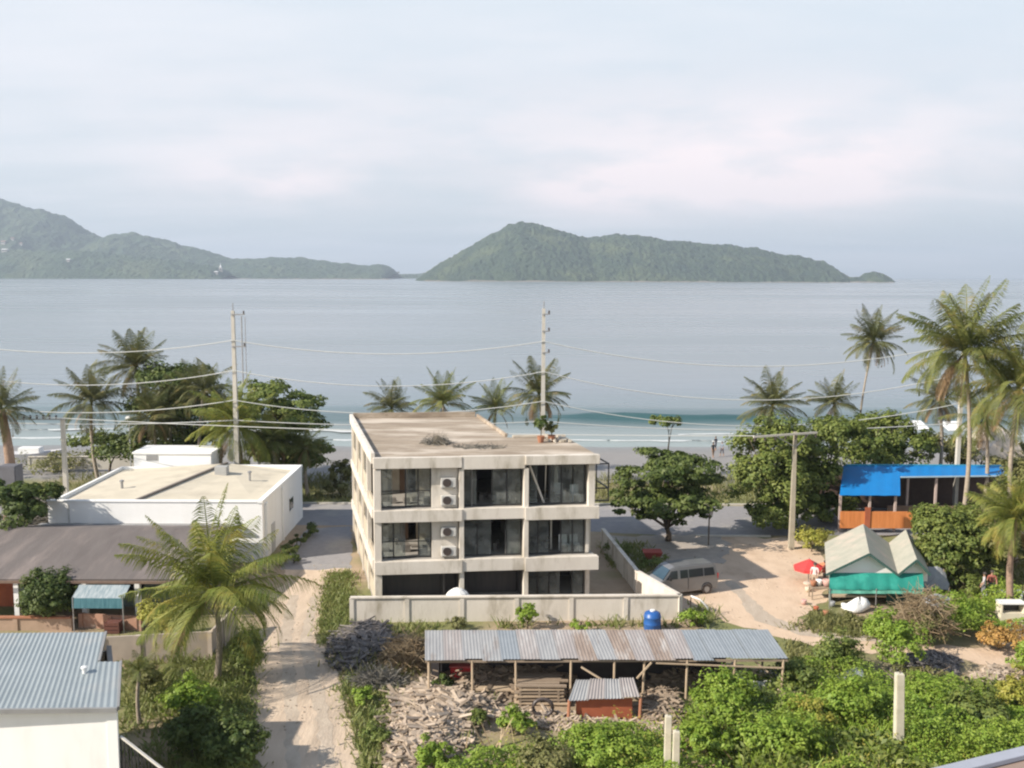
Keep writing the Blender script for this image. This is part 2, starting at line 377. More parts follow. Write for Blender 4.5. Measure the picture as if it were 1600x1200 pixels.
def sheet(name, pts, z, mat, jit=.25, step=.7, seed=1):
    r = random.Random(seed); P = []
    n = len(pts)
    for i in range(n):
        a = Vector(pts[i][:2]); b = Vector(pts[(i+1) % n][:2]); k = max(1, int((b-a).length/step))
        d = (b-a).normalized(); nn = Vector((-d.y, d.x))
        for j in range(k):
            P.append(a+(b-a)*j/k+nn*r.uniform(-jit, jit))
    me = bpy.data.meshes.new(name); bm = bmesh.new(); f = bm.faces.new([bm.verts.new((p.x, p.y, 0)) for p in P])
    bmesh.ops.recalc_face_normals(bm, faces=[f])
    if f.normal.z < 0: f.normal_flip()
    bmesh.ops.triangulate(bm, faces=[f]); bm.to_mesh(me); bm.free()
    o = link(name, me, mat); o.location.z = z; return struct(o)
gp = lambda L: [G(x, y) for x, y in L]
sheet('street', [(-140, 70.5), (-40, 71.6), (-18, 71.5), (-12, 71.5), (4, 70.3), (12, 68.8), (40, 69.6), (140, 69), (140, 79), (40, 78), (0, 78.2), (-40, 78.5), (-140, 78)], .008, asph, .08)
sheet('alley_road', gp([(482, 826), (548, 822), (550, 860), (548, 893), (470, 893), (440, 890), (436, 878)]), .012, asph, .12, .5, 3)
sheet('dirt_path', gp([(444, 889), (475, 890), (549, 889), (540, 902), (512, 925), (500, 960), (496, 1000), (515, 1040), (540, 1080), (552, 1120), (560, 1200), (580, 1290), (395, 1290), (402, 1200), (395, 1120), (395, 1060), (402, 1000), (415, 950), (425, 925), (452, 905)]), .016, dirtg, .22, .5, 4)
sheet('dirt_yard', gp([(1110, 838), (1235, 842), (1290, 868), (1300, 900), (1285, 940), (1250, 965), (1270, 985), (1350, 997), (1500, 1010), (1605, 1020), (1605, 1045), (1480, 1030), (1320, 1016), (1230, 1000), (1180, 985), (1120, 965), (1070, 955), (1000, 940), (985, 905), (1000, 880), (1060, 860)]), .012, dirtm, .3, .6, 5)
sheet('shade_grey_forecourt', gp([(940, 838), (1120, 836), (1140, 850), (1130, 880), (1060, 880), (1000, 885), (950, 870)]), .022, M('shade_greyed_dirt', (.42, .37, .32), (.34, .30, .26), 2, .95, .5, 9, c3=(.27, .26, .25), s3=.4), .3, .6, 6)  # greyer dirt sheet; the shade lying here is put into its colour
trk = M('compacted_track', (.46, .385, .305), (.38, .31, .24), 2.5, .97, .6, 9, c3=(.50, .42, .33), s3=.8, t3=(.5, .65), stretch=(1, .5, 1))
sheet('wheel_track', gp([(452, 930), (466, 930), (456, 1000), (462, 1060), (468, 1130), (470, 1230), (446, 1230), (446, 1130), (440, 1060), (436, 1000)]), .020, trk, .09, .35, 14)
sheet('wheel_track', gp([(486, 935), (497, 930), (486, 1000), (500, 1060), (518, 1130), (526, 1230), (503, 1230), (496, 1130), (478, 1060), (468, 1000)]), .024, trk, .09, .35, 15)
sheet('wheel_track', gp([(1130, 905), (1150, 910), (1200, 960), (1260, 985), (1400, 1000), (1400, 1006), (1250, 993), (1180, 970)]), .020, trk, .12, .35, 16)
# kerbs of the street
kb = MB(); kb.box(13.5, 19, 68.6, 68.8, -.02, .12); kb.box(-40, 140, 78.3, 78.5, -.02, .13); kb.box(-140, -40, 78.6, 78.8, -.02, .13); struct(kb.build('kerb', polem))
# wheel ruts and patches of rubble on the path are grit
def sea():
    ys = np.concatenate([np.linspace(104, 175, 150), np.geomspace(176, 15000, 90)])
    us = np.linspace(-1, 1, 161)
    Y, U = np.meshgrid(ys, us, indexing='ij'); X = U*(Y*.95+90)
    Z = np.full_like(X, -2.0)
    wob = (fbm(X, Y*0, 26, 21)-.5)*5
    sw = np.exp(-((Y-141-wob)/1.5)**2)*1.0*np.clip((X-2)/10, 0, 1)*np.clip((46-X)/12, 0, 1)*(.6+.6*fbm(X, Y*0, 9, 5))
    sw += np.exp(-((Y-151-wob)/2.5)**2)*.25
    sw += np.exp(-((Y-131-wob*.6)/1.5)**2)*.22
    Z = Z+sw+np.where(Y < 170, (fbm(X, Y, 5, 9)-.5)*.16, 0)
    nx = len(us); i = np.arange(len(ys)-1)[:, None]*nx+np.arange(nx-1)[None]; Q = np.stack([i, i+1, i+1+nx, i+nx], -1).reshape(-1, 4)
    m = bpy.data.materials.new('sea_water'); m.use_nodes = True; n = m.node_tree.nodes; l = m.node_tree.links; b = n['Principled BSDF']
    b.inputs['IOR'].default_value = 1.33
    geo = n.new('ShaderNodeNewGeometry'); sp = n.new('ShaderNodeSeparateXYZ'); l.new(geo.outputs['Position'], sp.inputs[0])
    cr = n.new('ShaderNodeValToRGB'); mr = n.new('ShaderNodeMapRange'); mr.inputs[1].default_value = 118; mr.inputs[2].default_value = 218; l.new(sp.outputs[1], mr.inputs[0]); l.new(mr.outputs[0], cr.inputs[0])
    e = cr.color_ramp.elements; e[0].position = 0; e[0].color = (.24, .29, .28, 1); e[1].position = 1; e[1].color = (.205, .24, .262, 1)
    for p_, c_ in ((.12, (.20, .24, .24, 1)), (.20, (.04, .095, .10, 1)), (.26, (.05, .10, .11, 1)), (.34, (.15, .20, .22, 1)), (.6, (.18, .22, .25, 1))): q = e.new(p_); q.color = c_  # dark stops: shade of the swell's near face put into the water colour
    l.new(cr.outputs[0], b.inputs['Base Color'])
    mp = n.new('ShaderNodeMapping'); mp.inputs['Scale'].default_value = (.05, .16, 1); l.new(geo.outputs['Position'], mp.inputs[0])
    ns = n.new('ShaderNodeTexNoise'); ns.inputs['Scale'].default_value = 1; ns.inputs['Detail'].default_value = 5; l.new(mp.outputs[0], ns.inputs['Vector'])
    # broad bands where the wind ruffles the water
    mp2 = n.new('ShaderNodeMapping'); mp2.inputs['Scale'].default_value = (.0012, .006, 1); l.new(geo.outputs['Position'], mp2.inputs[0])
    n2 = n.new('ShaderNodeTexNoise'); n2.inputs['Scale'].default_value = 1; n2.inputs['Detail'].default_value = 4; l.new(mp2.outputs[0], n2.inputs['Vector'])
    rr = n.new('ShaderNodeMapRange'); rr.inputs[1].default_value = .35; rr.inputs[2].default_value = .65; rr.inputs[3].default_value = .16; rr.inputs[4].default_value = .36; l.new(n2.outputs[0], rr.inputs[0]); l.new(rr.outputs[0], b.inputs['Roughness'])
    ba = n.new('ShaderNodeMapRange'); ba.inputs[1].default_value = .35; ba.inputs[2].default_value = .65; ba.inputs[3].default_value = .12; ba.inputs[4].default_value = .4; l.new(n2.outputs[0], ba.inputs[0])
    bp = n.new('ShaderNodeBump'); bp.inputs['Distance'].default_value = .9; l.new(ns.outputs[0], bp.inputs['Height']); l.new(ba.outputs[0], bp.inputs['Strength']); l.new(bp.outputs[0], b.inputs['Normal'])
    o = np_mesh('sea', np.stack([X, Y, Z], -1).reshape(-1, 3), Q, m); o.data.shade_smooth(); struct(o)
sea()
def foam(name, y0, x0, x1, wid, seed, label, z=-1.9):
    r = np.random.default_rng(seed); xs = np.arange(x0, x1, .35); c = y0+(fbm(xs, xs*0, 14, seed)-.5)*4
    w = wid*np.clip(fbm(xs, xs*0+3, 3.5, seed+1)*2.8-1.05, .0, 2)
    V = []; zz = z+0*xs
    V = np.stack([np.stack([xs, c-w, zz], -1), np.stack([xs, c, zz+.10], -1), np.stack([xs, c+w*.6, zz], -1)], 1).reshape(-1, 3)
    i = np.arange(len(xs)-1)*3; Q = np.concatenate([np.stack([i, i+3, i+4, i+1], -1), np.stack([i+1, i+4, i+5, i+2], -1)])
    o = np_mesh(name, V, Q, M('surf_foam', (.58, .60, .60), (.46, .49, .49), 2, .8)); tag(o, label, 'foam', kind='stuff')
foam('surf_foam', 121.5, -90, 95, .75, 31, 'thin white line of surf foam along the waterline of the grey beach', -1.97)
foam('surf_foam', 127.5, -75, -20, 1.3, 41, 'broad white surf foam breaking off the beach at the left side')
foam('surf_foam', 125, 22, 95, .5, 51, 'faint second line of surf foam off the beach at the right side')

def smooth_profile(pts, n):
    xs = np.array([p[0] for p in pts], float); ys = np.array([p[1] for p in pts], float)
    x = np.linspace(xs[0], xs[-1], n); y = np.interp(x, xs, ys); k = max(3, n//90); ker = np.hanning(k+2)[1:-1]; ker /= ker.sum()
    return x, np.convolve(np.pad(y, k, 'edge'), ker, 'same')[k:-k]
def hill(name, pts, D, depth, mat, seed, nf=64, amp=.16, n=640):
    px, py = smooth_profile(pts, n)
    top = np.array([list(A(a, b, D)) for a, b in zip(px, py)]); h = np.maximum(top[:, 2]+2, 1.0); X0 = top[:, 0]
    ds = np.linspace(-1, 1, nf); V = []
    for d in ds:
        y = D+d*depth*(.25+.75*np.clip(h/h.max(), 0, 1)**.6)
        prof = (1-abs(d)**1.45)
        z = h*prof*(1+amp*(fbm(X0, y, depth*.5, seed)-.5)*2*(abs(d)**.5 if d < 0 else 1))
        z = z+((fbm(X0, y, depth*.09, seed+5, 3)-.5)*.085+(noise2(X0, y, depth*.02, seed+8)-.5)*.03)*h.max()*np.clip(h/h.max()*3, 0, 1)*(1 if abs(d) < .98 else 0)
        V.append(np.stack([X0, y, z-2.6], -1))
    V = np.array(V).reshape(-1, 3); i = np.arange(nf-1)[:, None]*n+np.arange(n-1)[None]; Q = np.stack([i, i+1, i+1+n, i+n], -1).reshape(-1, 4)
    return struct(np_mesh(name, V, Q, mat))
def hillmat(name, s, c1, c2, c3):
    return M(name, c1, c2, s, .95, 1.0, s*3, detail=8, c3=c3, s3=s*.35, t3=(.5, .68))
hm1 = hillmat('wooded_headland', .012, (.018, .042, .026), (.05, .085, .04), (.075, .10, .05)); hm2 = hillmat('wooded_island', .017, (.020, .042, .027), (.048, .074, .038), (.085, .108, .05))
for mm in (hm1, hm2):
    for nd in mm.node_tree.nodes:  # canopy relief
        if nd.type == 'BUMP': nd.inputs['Distance'].default_value = 22
hill('left_headland', [(-330, 345), (-200, 310), (-100, 303), (0, 308), (30, 318), (60, 326), (95, 333), (115, 346), (140, 360), (165, 370), (185, 365), (205, 364), (235, 370), (260, 378), (300, 389), (340, 398), (365, 404), (385, 406), (400, 403), (430, 402), (470, 404), (500, 408), (540, 412), (575, 416), (600, 415), (614, 420), (617, 430)], 5200, 900, hm1, 61)
hill('left_foothill', [(-330, 380), (-100, 372), (0, 388), (60, 392), (120, 390), (180, 398), (240, 404), (300, 410), (345, 418), (360, 430)], 4300, 350, hm1, 66)
hill('island', [(655, 434), (668, 424), (700, 404), (735, 385), (770, 366), (790, 357), (812, 351), (835, 352), (865, 357), (895, 364), (918, 373), (930, 370), (960, 368), (1000, 369), (1020, 373), (1060, 378), (1085, 382), (1110, 381), (1150, 385), (1185, 389), (1215, 397), (1255, 401), (1285, 408), (1300, 420), (1316, 431), (1325, 436)], 3600, 430, hm2, 71)
hill('small_islet', [(1316, 438), (1324, 433), (1345, 432), (1352, 426), (1365, 423), (1378, 427), (1388, 432), (1392, 438)], 3400, 90, hm2, 75, 16, n=90)
hill('far_headland', [(590, 432), (612, 428), (650, 428), (700, 425), (740, 432)], 5600, 200, hm1, 77, 10, n=60)
def shore(name, pa, pb, py, D, seed):
    xs = np.linspace(A(pa, py, D).x, A(pb, py, D).x, 160); h = 1.5+7*np.clip(fbm(xs, xs*0, 60, seed)-.3, 0, 1)
    y0 = D+(fbm(xs, xs*0, 200, seed+1)-.5)*60; V = []
    for dy, k in ((-14, 0), (-6, .8), (6, 1.0), (16, .3)): V.append(np.stack([xs, y0+dy, -2.4+h*k*(.7+.6*noise2(xs, xs*0+dy, 14, seed+3))], -1))
    V = np.array(V).reshape(-1, 3); n = len(xs); i = np.arange(3)[:, None]*n+np.arange(n-1)[None]
    struct(np_mesh(name, V, np.stack([i, i+1, i+1+n, i+n], -1).reshape(-1, 4), M('shore_rock', (.26, .23, .19), (.16, .14, .12), .05, .95)))
shore('rocky_shore', 664, 1325, 438, 3150, 91); shore('rocky_shore', -300, 610, 433, 4280, 93); shore('rocky_shore', 1326, 1392, 438, 3290, 95)
def far_trees():
    V = []; Q = []; r = random.Random(4); B = []
    for i in range(30):
        px = 606+i*2.1+r.uniform(-1, 1); p = A(px, 429, 5300); s = r.uniform(5, 11)
        B.append((p.x, p.y, r.uniform(12, 30)*(1 if i % 3 else .55), s, s, s*1.1))
    v, q = cloud(B, 2600, 7.5, 12)
    tag(np_mesh('spit_trees', v, q, G_TREE), 'thin line of far trees on the low spit between headland and island', 'trees', kind='stuff')
far_trees()

# ------------------------------------------------------------------ far small things: houses on the headland, boats
bpy.context.view_layer.update(); DG = bpy.context.evaluated_depsgraph_get()
def hillhouse(px, py, D, w, h, label, roofm, spire=False):
    ok, hit, *_ = SC.ray_cast(DG, Vector((0, 0, H)), ray(px, py).normalized())
    b = hit if ok and hit.y > 2500 else A(px, py, D); z = max(b.z, 1.0); y = b.y
    t = T('hillside_tower' if spire else 'hillside_house', (b.x, y, z), label, 'tower' if spire else 'house')
    m = MB(); m.box(b.x-w/2, b.x+w/2, y-w/2, y+w/2, z-8, z+h); m.build('wall', M('far_pale_wall', (.46, .43, .40), (.40, .37, .34), .1, .9), t)
    m = MB(); a = h*.5
    if spire: m.lathe((b.x, y, z+h), [(w*.42, 0), (w*.30, h*.4), (w*.12, h*.6), (.3, h*1.3)], 8)
    else:
        x0, x1, y0, y1 = b.x-w*.6, b.x+w*.6, y-w*.6, y+w*.6; zt = z+h
        m.add([(x0, y0, zt), (x1, y0, zt), (x1, y1, zt), (x0, y1, zt), (x0, y, zt+a), (x1, y, zt+a)], [(0, 1, 5, 4), (2, 3, 4, 5), (0, 4, 3), (1, 2, 5), (3, 2, 1, 0)])
    m.build('roof', roofm, t)
    m = MB(); 
    for k in range(3): m.box(b.x-w*.4+k*w*.3, b.x-w*.4+k*w*.3+w*.16, y-w/2-.4, y-w/2, z+h*.25, z+h*.7)
    m.build('window', glassd, t)
rt = M('house_roof_tile', (.42, .26, .2), (.36, .22, .17), .2, .8)
hillhouse(6, 380, 4230, 18, 8, 'white house high on the left headland, topmost of the hillside houses', rt)
hillhouse(20, 374, 4235, 13, 6, 'small white house right of the topmost house on the left headland', rt)
hillhouse(33, 382, 4205, 12, 6, 'small pale house, rightmost of the cluster high on the left headland', rt)
hillhouse(8, 393, 4130, 22, 8, 'wide white house lowest of the cluster at the picture edge on the headland', whitep)
hillhouse(107, 408, 4060, 14, 7, 'lone pale blue-white house in the trees of the left headland', whitep)
hillhouse(345, 424, 4010, 13, 17, 'white tower with a spire near the shore of the left headland', whitep, True)
hillhouse(338, 427, 3990, 14, 6, 'low white house at the foot of the spired tower', whitep)
def boat(px, py, L, label, name='motor_boat', sail=False):
    p = G(px, py, -2); Y = p.y; t = T(name, (p.x, Y, -2), label, 'boat')
    m = MB(); n = 9; V = []
    for i in range(n):
        u = i/(n-1); w = L*.14*math.sin(math.pi*min(1, .25+u*.75))**.6; x = p.x-L/2+L*u
        w = max(w, L*.01)
        V += [(x, Y-w, -2+L*.10+L*.03*u), (x, Y-w*.6, -2.2), (x, Y+w*.6, -2.2), (x, Y+w, -2+L*.10+L*.03*u)]
    Fs = []
    for i in range(n-1):
        for j in range(4): Fs.append((i*4+j, i*4+(j+1) % 4, (i+1)*4+(j+1) % 4, (i+1)*4+j))
    Fs += [(0, 1, 2, 3), tuple((n-1)*4+j for j in (3, 2, 1, 0))]
    m.add(V, Fs); m.build('hull', whitep, t)
    if sail:
        m = MB(); m.tube([(p.x, Y, -2), (p.x, Y, -2+L*1.2)], L*.015, 6); m.build('mast', whitep, t)
    m = MB(); m.box(p.x-L*.22, p.x+L*.2, Y-L*.08, Y+L*.08, -2+L*.1, -2+L*.2); m.build('cabin', whitep, t, bevel=L*.01)
boat(190, 434.5, 60, 'white boat moored off the foot of the left headland')
boat(62, 434.5, 26, 'tiny white sailing boat moored near the left edge of the bay', 'sailing_boat', True)

# ------------------------------------------------------------------ vegetation builders
def palm(base, z0, crown, L, nf, seed, label, leaf=G_PALM, trunk_r=.16, up=.9, dry=3, droop=1.5, group=None, kind='coconut_palm', barkm=None, lw=.044, ll=.26):
    nf = int(nf*1.45)
    """crown: world point of the crown's heart"""
    r = random.Random(seed); b = Vector((base[0], base[1], z0)); c = Vector(crown)
    t = T(kind, b, label, 'palm', group)
    pts = []; rad = []
    for i in range(15):
        u = i/14; p = b.lerp(c, u); bend = math.sin(u*math.pi)*.04*(c-b).length
        p = p+Vector((bend*(1 if seed % 2 else -1), 0, 0)); pts.append(p); rad.append(trunk_r*(1.35-.75*u**.5 if u < .1 else 1.1-.45*u)*(1+.05*(i % 2)))
    m = MB(); m.tube(pts, rad, 9); m.build('trunk', barkm or bark, t, smooth=True)
    def frond(V, Q, az, e0, LL, dr, twist):
        nseg = 14; p = c.copy(); P = [p.copy()]; D = []
        for i in range(nseg):
            u = i/nseg; e = e0-dr*(u**1.25)
            aa = az+twist*u; d = Vector((math.cos(aa)*math.cos(e), math.sin(aa)*math.cos(e), math.sin(e))); D.append(d); p = p+d*LL/nseg; P.append(p.copy())
        side = Vector((-math.sin(az), math.cos(az), 0))
        # rachis
        for i in range(nseg):
            w = .035*LL/3*(1.1-i/nseg)+.008; k = len(V)
            V += [P[i]-side*w, P[i+1]-side*w*.9, P[i+1]+side*w*.9, P[i]+side*w]; Q.append((k, k+1, k+2, k+3))
        nl = 44
        for j in range(nl):
            u = .14+.86*(j+.5)/nl; f = u*nseg; i = min(int(f), nseg-1); q = P[i].lerp(P[i+1], f-i); d = D[i]
            up_ = side.cross(d).normalized()*-1
            if up_.z < 0: up_ = -up_
            l_ = LL*ll*(math.sin(math.pi*min(1, .18+u*.82))**.7)*r.uniform(.8, 1.1)+.05
            for s in (-1, 1):
                dd = (side*s*.85+d*.62-Vector((0, 0, .28+.35*r.random()))+up_*.18).normalized()
                mid = q+dd*l_*.5; d2 = (dd*.75-Vector((0, 0, .62))).normalized(); tip = mid+d2*l_*.5
                wv = (d*.6+up_*.3*s).normalized()*lw*(LL/3.5)*.5
                k = len(V); V += [q-wv*.5, mid-wv, mid+wv, q+wv*.5, tip+wv*.15, tip-wv*.15]
                Q.append((k, k+1, k+2, k+3)); Q.append((k+1, k+5, k+4, k+2))
    V = []; Q = []
    for i in range(nf):
        u = (i+.5)/nf; az = i*2.39996+r.uniform(-.3, .3); e0 = R(86)-u**.95*R(98)*up+r.uniform(-.17, .17)
        frond(V, Q, az, e0, L*r.uniform(.78, 1.1)*(1.08-.1*u), droop*r.uniform(.6, 1.25)*(.28+.82*u), r.uniform(-.5, .5))
    np_mesh('crown', [tuple(v) for v in V], Q, leaf, t)
    if dry:
        V = []; Q = []
        for i in range(dry): frond(V, Q, r.uniform(0, 6.3), R(-30)-r.random()*.4, L*.75, .9, 0)
        np_mesh('dry_frond_skirt', [tuple(v) for v in V], Q, G_DRY, t)
    return t
def tree(base, blobs, n, size, seed, label, leaf=G_TREE, tr=.2, group=None, kind='leafy_tree', cat='tree', clump=.34, fork=.35, trunkm=barkd, nclump=None, flat=1.0):
    b = Vector(base); t = T(kind, b, label, cat, group); r = random.Random(seed)
    v, q = cloud(blobs, n, size, seed, clump, nclump, flat); np_mesh('crown' if cat != 'plant' else 'foliage', v, q, leaf, t)
    m = MB(); top = Vector((sum(k[0] for k in blobs)/len(blobs), sum(k[1] for k in blobs)/len(blobs), min(k[2]-k[5]*.3 for k in blobs)))
    fk = b.lerp(top, fork+.3); fk.z = max(fk.z, b.z+.2)
    m.tube([b, b.lerp(fk, .5)+Vector((r.uniform(-.1, .1), 0, 0)), fk], [tr*1.25, tr, tr*.85], 8)
    for k in blobs:
        e = Vector(k[:3]); mid = fk.lerp(e, .5)+Vector((r.uniform(-.2, .2), r.uniform(-.2, .2), r.uniform(0, .3)))
        m.tube([fk, mid, e+Vector((0, 0, k[5]*.3))], [tr*.6, tr*.4, tr*.15], 6)
        for _ in range(3):
            e2 = e+Vector((r.uniform(-.7, .7)*k[3], r.uniform(-.7, .7)*k[4], r.uniform(-.2, .7)*k[5])); m.tube([mid, e2], [tr*.28, tr*.08], 5)
    m.build('trunk' if cat != 'plant' else 'stem', trunkm, t, smooth=True)
    return t
def pxblob(x, y, Y, rx, rz, ry=None):
    """ellipsoid centred where pixel x,y lies at depth Y; radii given in photo pixels"""
    p = A(x, y, Y); s = Y/F; return (p.x, p.y, p.z, rx*s, (ry or rx)*s, rz*s)
def bush(px, py, w, h, seed, label, leaf=G_BUSH, n=900, size=.16, group=None, parts=3, kind='shrub', clump=.36):
    """px,py: foot pixel; w,h in photo pixels"""
    g = G(px, py); Y = g.y; s = Y/F; r = random.Random(seed); B = []
    for i in range(parts):
        a = r.uniform(.62, .9); B.append((g.x+r.uniform(-.2, .2)*w*s, g.y+r.uniform(-.2, .2)*w*s, h*s*r.uniform(.42, .58), w*s*.5*a, w*s*.45*a, h*s*.45))
    return tree(g, B, int(n*1.35), size, seed, label, leaf, .05, group, kind, 'plant', clump, .2, nclump=max(14, int(n/40)))

def glassm():
    m = bpy.data.materials.new('dusty_pane'); m.use_nodes = True; n = m.node_tree.nodes; l = m.node_tree.links
    b = n['Principled BSDF']; b.inputs['Base Color'].default_value = (.30, .31, .30, 1); b.inputs['Roughness'].default_value = .08
    tr = n.new('ShaderNodeBsdfTransparent'); tr.inputs[0].default_value = (.82, .86, .85, 1); mx = n.new('ShaderNodeMixShader')
    tc = n.new('ShaderNodeTexCoord'); ns = n.new('ShaderNodeTexNoise'); ns.inputs['Scale'].default_value = 1.6; ns.inputs['Detail'].default_value = 5; l.new(tc.outputs['Object'], ns.inputs['Vector'])
    mr = n.new('ShaderNodeMapRange'); mr.inputs[1].default_value = .35; mr.inputs[2].default_value = .7; mr.inputs[3].default_value = .10; mr.inputs[4].default_value = .42; l.new(ns.outputs[0], mr.inputs[0])
    l.new(mr.outputs[0], mx.inputs[0]); l.new(tr.outputs[0], mx.inputs[1]); l.new(b.outputs[0], mx.inputs[2]); l.new(mx.outputs[0], n['Material Output'].inputs[0]); return m
GLASS = glassm()
# ------------------------------------------------------------------ the unfinished concrete building
FL = Vector((-7.75, 53.0)); FR = Vector((4.98, 54.3)); BL = Vector((-11.55, 68.4))
ex = (FR-FL).normalized(); ey = (BL-FL).normalized(); BW = (FR-FL).length; BD = (BL-FL).length
def BP(u, v, z): p = FL+ex*u+ey*v; return (p.x, p.y, z)
def bb(m, u0, u1, v0, v1, z0, z1): return m.hexa([BP(u0, v0, z0), BP(u1, v0, z0), BP(u1, v1, z0), BP(u0, v1, z0), BP(u0, v0, z1), BP(u1, v0, z1), BP(u1, v1, z1), BP(u0, v1, z1)])
bt = T('concrete_building', BP(BW/2, 0, 0), 'unfinished three storey pale concrete building with open glazed bays behind the low wall', 'building')
RV = 6.6      # the right bay is shorter: it ends here
NV = BD
ZF = [(0.0, .25), (2.05, 2.80), (5.08, 5.76), (8.16, 8.74)]
U1 = 9.1      # plan step
# slabs (set back 2 mm behind the beams)
for k, (a, b) in enumerate(ZF):
    if k == 3: continue
    m = MB(); bb(m, .02, U1, .3, NV-.02, b-.2, b); bb(m, U1, BW-.03, .3, RV-.02, b-.2, b-.003); m.build('floor_slab', floor_in, bt)
    if k:
        m = MB(); bb(m, -.02, 4.95, -.12, .3, a, b); bb(m, 4.953, 8.55, -.04, .3, a+.05, b+.02); bb(m, 8.553, BW+.05, -.16, .3, a-.02, b+.03)
        m.build('slab_edge_beam', concrete_w, bt, bevel=.015)
m = MB(); bb(m, 0, U1, 0, NV, 8.5, 8.74); bb(m, U1+.002, BW, 0, RV, 8.5, 8.735)
m.build('roof', roof_conc, bt)
m = MB(); bb(m, -.02, 4.95, -.06, .28, 8.16, 8.78); bb(m, 4.953, 8.55, -.02, .28, 8.05, 8.80); bb(m, 8.553, BW+.03, -.20, .28, 8.28, 8.80); m.build('roof_beam', concrete_w, bt, bevel=.015)
m = MB()
bb(m, -.12, .10, .3, NV+.1, 8.4, 9.02); m.build('side_parapet', concrete_w, bt, bevel=.01)
m = MB(); bb(m, .12, U1-.2, NV-.2, NV, 8.745, 9.12); m.build('rear_parapet', roof_conc, bt, bevel=.02)
m = MB(); bb(m, U1-.12, U1+.06, RV+.2, NV, 8.745, 8.95); m.build('step_parapet', roof_conc, bt, bevel=.02)
m = MB(); bb(m, U1+.3, BW, RV-.2, RV, 8.745, 8.9); m.build('low_parapet', concrete, bt, bevel=.02)
# columns along the front and the left side, each its own part
for (u0, u1, v0, v1, z0, z1) in [(0, .40, 0, .4, 0, 8.1), (4.82, 5.08, .05, .35, 0, 8.05), (8.52, 8.78, .0, .35, 0, 8.05), (12.25, 12.62, 0, .35, 5.8, 8.25), (12.3, 12.5, .6, .8, 2.85, 5.0), (12.3, 12.55, .6, .9, 0, 2.02)] + [(-.04, .22, v, v+.35, 0, 8.45) for v in (3.7, 7.5, 11.3, 15.2)]:
    m = MB(); bb(m, u0, u1, v0, v1, z0, z1); m.build('column', concrete_w, bt, bevel=.012)
# left side: beams, infill walls and window openings
for a, b in ZF[1:3]:
    m = MB(); bb(m, -.1, .12, .42, NV+.05, a+.15, b-.02); m.build('side_beam', concrete_w, bt, bevel=.01)
for k in range(3):
    z0 = ZF[k][1]; z1 = ZF[k+1][0]+.15 if k < 2 else 8.48
    for i, (v0, v1) in enumerate(((.42, 3.68), (4.07, 7.48), (7.87, 11.28), (11.67, 15.18))):
        m = MB(); w0 = v0+.9; w1 = v1-.5
        if i == 0 and k: # open grille bay: low wall only
            bb(m, .04, .16, v0, v1, z0, z0+.35)
        else:
            bb(m, .04, .16, v0, w0, z0, z1); bb(m, .04, .16, w1, v1, z0, z1); bb(m, .04, .16, w0, w1, z0, z0+1.0); bb(m, .04, .16, w0, w1, z1-.45, z1)
        m.build('infill_wall', inner, bt)
        if not (i == 0 and k):
            m = MB(); bb(m, .08, .12, w0, w1, z0+1.0, z1-.45); w = m.build('window', glassd, bt)
            m = MB(); bb(m, .06, .07, (w0+w1)/2-.04, (w0+w1)/2+.04, z0+1.02, z1-.47); m.build('frame', concrete, w)
